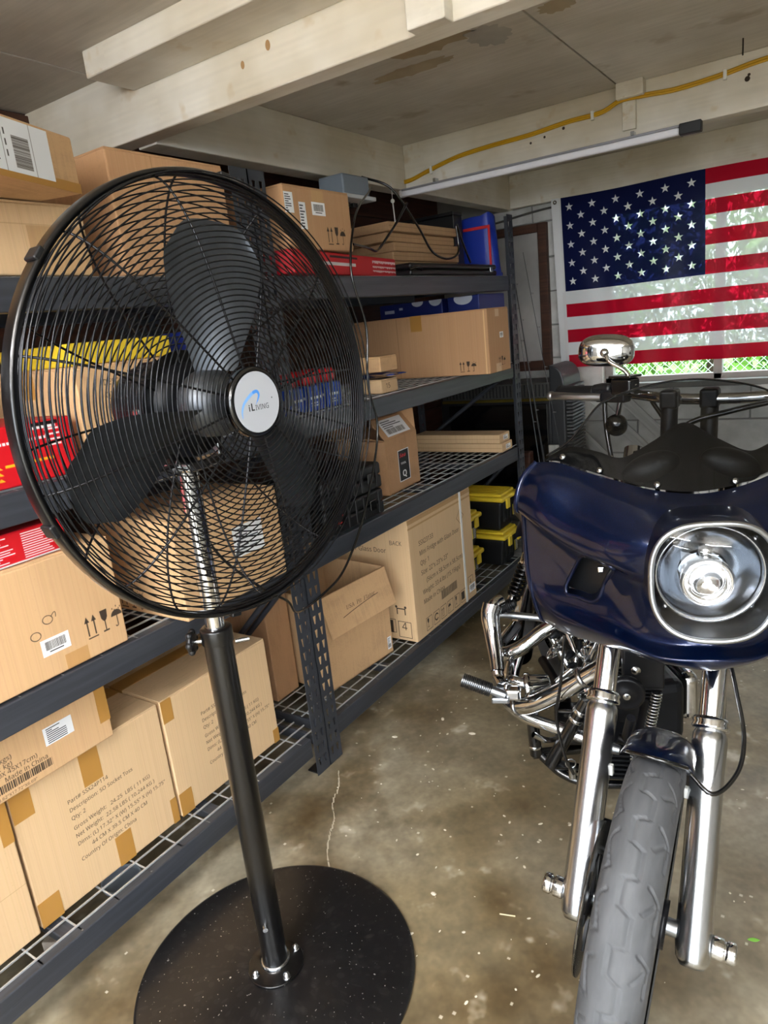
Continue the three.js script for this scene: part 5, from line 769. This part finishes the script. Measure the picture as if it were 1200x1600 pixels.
  { const c = B(0, 0.33, -1.16), t = new THREE.TorusGeometry(0.255, 0.078, 24, 72).rotateY(Math.PI / 2), g = inF(t.translate(0, 0.33, -1.16)); P('rear_tyre', aft(g), M.rubber);
    P('rear_rim', aft(inF(turned([[0.02, -0.05], [0.05, -0.05], [0.06, -0.02], [0.18, -0.02], [0.20, -0.06], [0.20, 0.06], [0.18, 0.02], [0.06, 0.02], [0.05, 0.05], [0.02, 0.05]], [0, 0.33, -1.16], [1, 0, 0], 48))), M.blackGloss);
    const rows = []; for (let k = 0; k <= 8; k++) { const row = [], tt = (k / 8 - 0.5) * 2; for (let i = 0; i <= 10; i++) { const a = 0.9 + 1.7 * i / 10, r = 0.36 + 0.02 * Math.cos(tt * 1.5); row.push(V3(0.11 * Math.sin(tt * 1.45), 0.33 + r * Math.sin(a), -1.16 + r * Math.cos(a))); } rows.push(row); } P('rear_mudguard', aft(inF(surface(rows, 16, 30))), shellMat); }
  for (const s of [1, -1]) {
    const a = [s * 0.30 + (s > 0 ? 0.19 : -0.0), 0.455, -0.82], b = [s * 0.27 + (s > 0 ? 0.13 : 0), 0.665, -0.82], A = B(...a), Z = B(...b), d = Z.clone().sub(A), e1 = dirF(0, 0, 1), e2 = new THREE.Vector3().crossVectors(d.clone().normalize(), e1).normalize(), pts = []; for (let i = 0; i <= 120; i++) { const t = i / 120, q = t * 8 * 6.2832; pts.push(A.clone().addScaledVector(d, 0.1 + 0.62 * t).addScaledVector(e1, 0.024 * Math.cos(q)).addScaledVector(e2, 0.024 * Math.sin(q))); }
    const sh = P('shock_absorber', turned([[0, 0], [0.016, 0.0], [0.018, 0.02], [0.012, 0.03], [0.012, 0.15], [0.026, 0.16], [0.028, 0.20], [0.018, 0.215], [0.018, 0.24], [0, 0.245]], A, d, 24), M.chrome); P('shock_spring', new THREE.TubeGeometry(new THREE.CatmullRomCurve3(pts), 240, 0.0052, 8), M.blackGloss, sh);
  }
  P('passenger_peg', merge(Array.from({ length: 12 }, (_, i) => { const t = i / 12; return FR([0.47 + 0.07 * t, 0.535 - 0.035 * t, -0.62], [0.4735 + 0.07 * t, 0.5335 - 0.035 * t, -0.62], 0.021, 0.021, 16); }).concat([FR([0.46, 0.54, -0.62], [0.545, 0.4985, -0.62], 0.014)])), M.blackPlastic);
  P('peg_bracket', merge([FR([0.545, 0.50, -0.62], [0.37, 0.49, -0.60], 0.013), new THREE.SphereGeometry(0.018, 14, 10).translate(...B(0.545, 0.50, -0.61).toArray())]), M.alu);
  P('side_stand', aft(FR([-0.14, 0.22, -0.80], [-0.26, 0.012, -0.82], 0.011)), M.blackSatin);
}
// ================================================================ flag on the window wall
{
  const x0 = -1.475, y1 = 2.105, W = 1.62, Hh = 0.965, z = ZB + 0.062;
  const tex = canvasTex(1600, 960, (c, w, h) => {
    for (let i = 0; i < 13; i++) { c.fillStyle = i % 2 ? '#e9edf0' : '#b5132c'; c.fillRect(0, h * i / 13, w, h / 13 + 1); }
    const cw = w * 0.487, ch = h * 7 / 13; c.fillStyle = '#161d46'; c.fillRect(0, 0, cw, ch); c.fillStyle = '#eef1f2';
    const star = (x, y, r) => { c.beginPath(); for (let i = 0; i < 10; i++) { const a = -Math.PI / 2 + i * Math.PI / 5, k = i % 2 ? r * 0.39 : r; c.lineTo(x + k * Math.cos(a), y + k * Math.sin(a)); } c.fill(); };
    for (let r = 0; r < 9; r++) for (let k = 0; k < (r % 2 ? 5 : 6); k++) star(cw * (0.085 + 0.166 * (k + (r % 2 ? 0.5 : 0))), ch * (0.105 + 0.099 * r), ch * 0.047);
    c.fillStyle = '#e9eaec'; c.fillRect(0, 0, w * 0.012, h);
    for (let i = 0; i < 9000; i++) { c.fillStyle = `rgba(0,0,0,${0.03 * rnd()})`; c.fillRect(rnd() * w, rnd() * h, 1, 2); }
  });
  const t = thing('flag', 'large red, white and blue flag with stars and stripes hung over the window', 'flag', [x0, 0, z]);
  const g = new THREE.PlaneGeometry(W, Hh, 120, 60).translate(W / 2, y1 - Hh / 2, 0), p = g.attributes.position;
  for (let i = 0; i < p.count; i++) { const u = p.getX(i) / W, v = (y1 - p.getY(i)) / Hh; p.setZ(i, 0.006 * Math.sin(u * 21 + v * 2) * (0.3 + v) + 0.004 * Math.sin(u * 47 - v * 5) * v + 0.012 * v); p.setX(i, p.getX(i) + 0.028 * v * (1 - u)); p.setY(i, p.getY(i) - 0.008 * Math.sin(u * 9.4) * (1 - v) * 0.6); }
  g.computeVertexNormals();
  part('cloth', g, phys({ map: tex, roughness: 0.28, specularIntensity: 0.1, transmission: 0.17, thickness: 0, side: THREE.DoubleSide }), t);
  part('header', new THREE.PlaneGeometry(0.045, Hh, 3, 40).translate(-0.012, y1 - Hh / 2, 0.004).applyMatrix4(new THREE.Matrix4().makeShear(0, 0, -0.028, 0, 0, 0)).translate(0.028 * y1, 0, 0.006), std(0xdfe1e3, 0.85, 0, { side: THREE.DoubleSide }), t);
  for (const y of [y1 - 0.02, y1 - Hh + 0.03]) part('grommet', new THREE.TorusGeometry(0.008, 0.0028, 8, 18).translate(-0.012 + 0.028 * (y1 - y), y, 0.013), std(0x6b6250, 0.4, 0.8), t);
}
// LED batten hung under the yellow-cable beam, switched off
{
  const t = thing('led_batten', 'slim switched-off LED tube with a black end cap hung under the beam', 'lamp', [-1.14, 2.075, -2.975]);
  part('diffuser', rbox(-0.62, 0.57, -0.018, 0.008, -0.014, 0.014, 0.008, 3), std(0xeaebf3, 0.4), t); part('rail', rbox(-0.62, 0.57, 0.008, 0.016, -0.012, 0.012, 0.002), std(0x9a9aa0, 0.4, 0.4), t);
  part('end_cap', rbox(0.57, 0.645, -0.02, 0.018, -0.018, 0.018, 0.004), M.blackPlastic, t); part('end_cap', rbox(-0.63, -0.618, -0.018, 0.012, -0.014, 0.014, 0.002), std(0xdadade, 0.4), t);
  part('clip', merge([-0.45, 0.4].map((x) => box(x, x + 0.012, 0.016, 0.03, -0.016, 0.016))), M.steel, t);
  const c = thing('pull_cord', 'short white pull cord with a knob hanging at the end of the LED tube', 'cord', [-1.71, 2.02, -2.80]);
  part('knob', new THREE.SphereGeometry(0.009, 14, 10), M.white, c); part('cord', rod([0, -0.005, 0], [0.012, -0.17, 0.01], 0.0028, 0.0028, 8), M.white, c); part('hook', rod([0, 0.005, 0], [0, 0.075, 0], 0.0015, 0.0015, 6), M.white, c);
}
// yellow cable stapled along the beam
{
  const pts = [[-1.785, 2.135, -3.028], [-1.74, 2.137, -3.028], [-1.66, 2.155, -3.028], [-1.5, 2.185, -3.028], [-1.35, 2.195, -3.028], [-1.15, 2.20, -3.028], [-1.0, 2.212, -3.028], [-0.86, 2.215, -3.026], [-0.79, 2.235, -3.014], [-0.70, 2.232, -3.014], [-0.6, 2.228, -3.028], [-0.45, 2.235, -3.028], [-0.3, 2.25, -3.028], [0.4, 2.24, -3.028], [1.4, 2.24, -3.028]];
  const t = thing('electric_cable', 'flat yellow electric cable stapled along the ceiling beam above the LED tube', 'cable', [-1, 2.2, -3.03]);
  wpart('sheath', merge([pipe(pts, 0.0052, 160, 8), pipe(pts.map(([x, y, z]) => [x, y - 0.008, z]), 0.0052, 160, 8)]), std(0xc79a12, 0.45), t);
  for (const [x, y] of [[-1.63, 2.158], [-0.90, 2.210], [-0.43, 2.233]]) wpart('staple', rbox(x - 0.006, x + 0.006, y - 0.02, y + 0.013, -3.018, -3.034, 0.002), M.white, t);
}
// junction box and loose black cables at the header
{
  const t = thing('junction_box', 'grey plastic outlet box with a white flange hung from the header above the shelves', 'box', [-1.72, 1.985, -2.46]);
  part('body', rbox(-0.06, 0.06, 0.02, 0.095, -0.09, 0.09, 0.008, 2), std(0x7d8894, 0.45), t); part('flange', rbox(-0.075, 0.075, 0.004, 0.02, -0.11, 0.11, 0.004), std(0xc4c8cc, 0.4), t);
  part('outlet', merge([-0.05, 0.0, 0.05].map((z) => rbox(-0.012, 0.012, -0.012, 0.006, z - 0.015, z + 0.015, 0.003, 1))), M.blackPlastic, t);
  const m = M.blackGloss;
  single('black_cable', 'black cable looping from the header down across the flat carton stack', 'cable', pipe([[-1.70, 2.09, -2.56], [-1.60, 2.04, -2.60], [-1.565, 1.96, -2.66], [-1.56, 1.88, -2.75], [-1.56, 1.79, -2.85], [-1.56, 1.765, -3.0], [-1.56, 1.80, -3.1], [-1.562, 1.92, -3.10], [-1.56, 1.84, -3.15], [-1.56, 1.75, -3.22]], 0.005, 90, 8), m, [0, 0, 0]);
  single('black_cable', 'black cable running from the flat cartons back to the carton with white labels', 'cable', pipe([[-1.545, 1.97, -2.64], [-1.55, 1.89, -2.55], [-1.58, 1.80, -2.46], [-1.55, 1.78, -2.38], [-1.52, 1.785, -2.28], [-1.50, 1.79, -2.16]], 0.005, 60, 8), m, [0, 0, 0]);
}
// fishing rods leaning in the far corner
[[[-1.525, 1.86, -3.605], [-1.30, 0.02, -3.605], 0.006, 'black fishing rod leaning beside the end post, thickest of the three', 0x17181a], [[-1.49, 1.80, -3.715], [-1.22, 0.02, -3.715], 0.0035, 'thin black fishing rod with line guides leaning beside the end post', 0x202226], [[-1.545, 1.72, -3.66], [-1.36, 0.02, -3.66], 0.003, 'thin grey fishing rod nearest the black cabinet', 0x55585c]].forEach(([a, b, r, label, col], i) => {
  const t = thing('fishing_rod', label, 'fishing rod', b, 0, 'fishing rods in the corner'), B = V3(...a), A = V3(...b), d = B.clone().sub(A);
  wpart('blank', rod(A, B, r, r * 0.35, 10), std(col, 0.35), t); wpart('grip', rod(A.clone().addScaledVector(d, 0.02), A.clone().addScaledVector(d, 0.17), 0.012, 0.011, 14), std(0x2a2522, 0.8), t);
  for (const k of [0.35, 0.52, 0.66, 0.78, 0.88]) { const p = A.clone().addScaledVector(d, k), g = new THREE.TorusGeometry(0.011 * (1.2 - k * 0.6), 0.0012, 6, 16); wpart('line_guide', g.rotateX(1.2).translate(p.x + 0.012, p.y, p.z + 0.012), M.steel, t); }
  if (!i) { const p = A.clone().addScaledVector(d, 0.22); wpart('reel', turned([[0, -0.02], [0.03, -0.02], [0.033, -0.012], [0.022, -0.008], [0.022, 0.01], [0.033, 0.014], [0, 0.022]], [p.x + 0.04, p.y, p.z + 0.01], [0, 1, 0.2], 20), M.blackGloss, t); }
});
// dark appliance with vents behind the far posts
{
  const t = thing('vented_cabinet', 'black cabinet with vent slots and a brass strip behind the far posts', 'cabinet', [-1.68, 0, -3.92]);
  wpart('body', rbox(-2.12, -1.41, 0.36, 1.10, -3.82, -4.10, 0.01), M.blackPlastic, t);
  wpart('front_glass', rbox(-2.06, -1.43, 0.50, 0.98, -3.812, -3.825, 0.004), M.blackGloss, t);
  wpart('brass_strip', rbox(-2.10, -1.40, 0.995, 1.012, -3.805, -3.82, 0.003), std(0x8c7a36, 0.35, 0.9), t);
  wpart('grille', rbox(-2.10, -1.40, 1.012, 1.10, -3.815, -3.83, 0.003), std(0x4a4a47, 0.5, 0.4), t);
  for (let x = -2.07; x < -1.42; x += 0.022) wpart('vent_slot', rbox(x, x + 0.009, 1.02, 1.09, -3.811, -3.817, 0.002, 1), M.dark, t);
  { const s = new THREE.Shape(); s.moveTo(0, 0); s.lineTo(0.07, 0); s.lineTo(0.07, 0.70); s.quadraticCurveTo(0.07, 0.80, 0.0, 0.81); s.closePath(); wpart('side_cheek', new THREE.ExtrudeGeometry(s, { depth: 0.28, bevelEnabled: true, bevelSize: 0.008, bevelThickness: 0.008, bevelSegments: 2 }).translate(-1.405, 0.372, -4.10), std(0x2f3134, 0.4, 0.3), t); }
  wpart('ribbed_edge', merge(Array.from({ length: 34 }, (_, i) => rbox(-1.33, -1.29, 0.40 + i * 0.02, 0.412 + i * 0.02, -3.84, -4.06, 0.003, 1))), std(0x424447, 0.6), t);
  const b = thing('white_crate', 'white slatted crate under the black vented cabinet', 'crate', [-1.68, 0, -3.95]);
  wpart('frame', rbox(-2.08, -1.36, 0.0, 0.34, -3.87, -4.06, 0.004), std(0xb9b8b3, 0.7, 0, { map: smudgeTex }), b);
  for (let i = 0; i < 4; i++) wpart('slat', rbox(-2.1, -1.345, 0.01 + i * 0.086, 0.087 + i * 0.086, -3.853, -3.868, 0.003), std(0xcfcec8, 0.7, 0, { map: smudgeTex }), b);
  wpart('top_board', rbox(-2.12, -1.33, 0.342, 0.358, -3.84, -4.1, 0.003), std(0xb9b8b3, 0.7), b);
  single('timber_post', 'brown timber post standing on the floor beyond the yellow-lidded totes', 'post', metricUV(rbox(-0.035, 0.035, 0, 0.72, -0.03, 0.03, 0.004), 2), M.brown, [-1.535, 0, -3.72]);
  single('white_board', 'narrow white board standing beside the brown timber post', 'board', rbox(-0.03, 0.03, 0, 0.75, -0.008, 0.008, 0.004), std(0xc4c4be, 0.7, 0, { map: smudgeTex }), [-1.385, 0, -3.775]);
}
// white boards leaning under the window
[[-1.30, 0.95, -0.42, 0.05, 'white board leaning aslant under the window, nearest the fishing rods'], [-1.15, 0.98, -0.22, 0.05, 'middle white board leaning aslant under the window'], [-1.42, 0.80, -0.68, 0.05, 'lowest white board leaning aslant under the window']].forEach(([xa, ya, xb, yb, label], i) => {
  const A = V3(xa, ya, ZB + 0.05 + i * 0.028), B = V3(xb, yb, ZB + 0.05 + i * 0.028), d = B.clone().sub(A), L = d.length(), g = rbox(-L / 2, L / 2, -0.03, 0.03, -0.01, 0.01, 0.003);
  const m = single('leaning_board', label, 'board', g, std(0xd9d9d5, 0.6, 0, { map: smudgeTex }), [(xa + xb) / 2, (ya + yb) / 2, A.z], 0, 'white boards under the window'); m.rotation.z = Math.atan2(d.y, d.x);
});
// ================================================================ outside the window
{
  const f = thing('chain_link_fence', 'chain-link fence with galvanised posts outside the window', 'fence', [0, -0.05, -8]);
  const ws = []; for (let x = -6; x < 6; x += 0.085) { ws.push(rod([x, 0, 0], [x + 1.7, 1.7, 0], 0.0035, 0.0035, 4, true)); ws.push(rod([x + 1.7, 0, 0.005], [x, 1.7, 0.005], 0.0035, 0.0035, 4, true)); }
  part('mesh', merge(ws), std(0xb7bcbc, 0.5, 0.6), f);
  for (let x = -5; x <= 6; x += 2.2) part('post', rod([x, 0, -0.03], [x, 1.85, -0.03], 0.03, 0.03, 12), std(0xb9bdbd, 0.5, 0.6), f);
  part('rail', rod([-6, 1.72, -0.02], [7, 1.72, -0.02], 0.02, 0.02, 10), std(0xb9bdbd, 0.5, 0.6), f);
  const leaf = new THREE.BufferGeometry(); leaf.setAttribute('position', new THREE.Float32BufferAttribute([0, 0, 0, 0.05, 0.02, 0.01, 0.11, 0, 0, 0.05, -0.02, 0.01], 3)); leaf.setIndex([0, 1, 2, 0, 2, 3]); leaf.computeVertexNormals();
  const greens = [0x5f8f35, 0x7cae48, 0x4b7a32];
  [[-4.2, -11, 1.7, 'pale green bush far left outside the window'], [-1.8, -12, 2.1, 'broad leafy tree behind the fence in the middle of the window'], [0.6, -11.5, 1.9, 'dark leafy tree behind the fence at the right of the window'], [3.0, -12.5, 2.2, 'leafy tree at the far right outside the window'], [-6.6, -13, 2.3, 'tall leafy tree at the far left outside the window']].forEach(([x, z, r, label], i) => {
    const t = thing('leafy_tree', label, 'tree', [x, -0.05, z], 0, 'trees beyond the fence'); part('trunk', rod([0, 0, 0], [0.1, 1.6, 0], 0.13, 0.08, 10), M.brown, t);
    const n = 3200, im = new THREE.InstancedMesh(leaf, std(greens[i % 3], 0.8, 0, { side: THREE.DoubleSide }), n), o = new THREE.Object3D();
    for (let k = 0; k < n; k++) { const a = rnd() * 6.2832, b = Math.acos(2 * rnd() - 1), q = r * Math.cbrt(rnd()); o.position.set(q * Math.sin(b) * Math.cos(a), 1.7 + q * Math.cos(b) * 0.95, q * Math.sin(b) * Math.sin(a)); o.rotation.set(rnd() * 6, rnd() * 6, rnd() * 6); o.scale.setScalar(rr(1.4, 3)); o.updateMatrix(); im.setMatrixAt(k, o.matrix); }
    im.name = 'foliage'; im.userData.kind = 'stuff'; shade(im); t.add(im);
  });
}
// ================================================================ litter on the floor
{
  const g = new THREE.IcosahedronGeometry(1, 0), n = 420, im = new THREE.InstancedMesh(g, std(0xcfc7b4, 0.9), n), o = new THREE.Object3D();
  for (let i = 0; i < n; i++) { const s = rr(0.0012, 0.0042) * (rnd() > 0.93 ? 2.2 : 1); o.position.set(rr(-1.42, 0.4), s * 0.4, rr(-3.2, -0.6)); o.scale.set(s * rr(0.8, 2.2), s * 0.5, s); o.rotation.set(0, rnd() * 6, 0); o.updateMatrix(); im.setMatrixAt(i, o.matrix); }
  im.name = 'floor_grit'; im.userData = { label: 'pale crumbs and grit scattered over the concrete floor', category: 'debris', kind: 'stuff' }; shade(im); scene.add(im);
  const leafShape = (L, w) => { const s = new THREE.Shape(); s.moveTo(-L, 0); s.quadraticCurveTo(0, w, L, 0); s.quadraticCurveTo(0, -w, -L, 0); return new THREE.ExtrudeGeometry(s, { depth: 0.0008, bevelEnabled: false }).rotateX(-Math.PI / 2); };
  single('green_leaf', 'small fresh green leaf on the floor right of the front wheel', 'leaf', leafShape(0.014, 0.011), std(0x7fc24a, 0.6), [-0.115, 0.0005, -1.52], 0.4);
  single('dry_leaf', 'dry pale leaf lying on the black fan base', 'leaf', leafShape(0.013, 0.016), std(0xb3a583, 0.8), [-1.245, 0.0155, -0.885], 0.9);
  single('straw_bit', 'short pale straw on the floor between the fan base and the motorcycle', 'straw', rod([-0.02, 0.002, 0], [0.02, 0.002, 0], 0.0018, 0.0018, 6), std(0xd8cba6, 0.8), [-0.66, 0, -1.32], 0.3);
}
renderer.render(scene, camera);
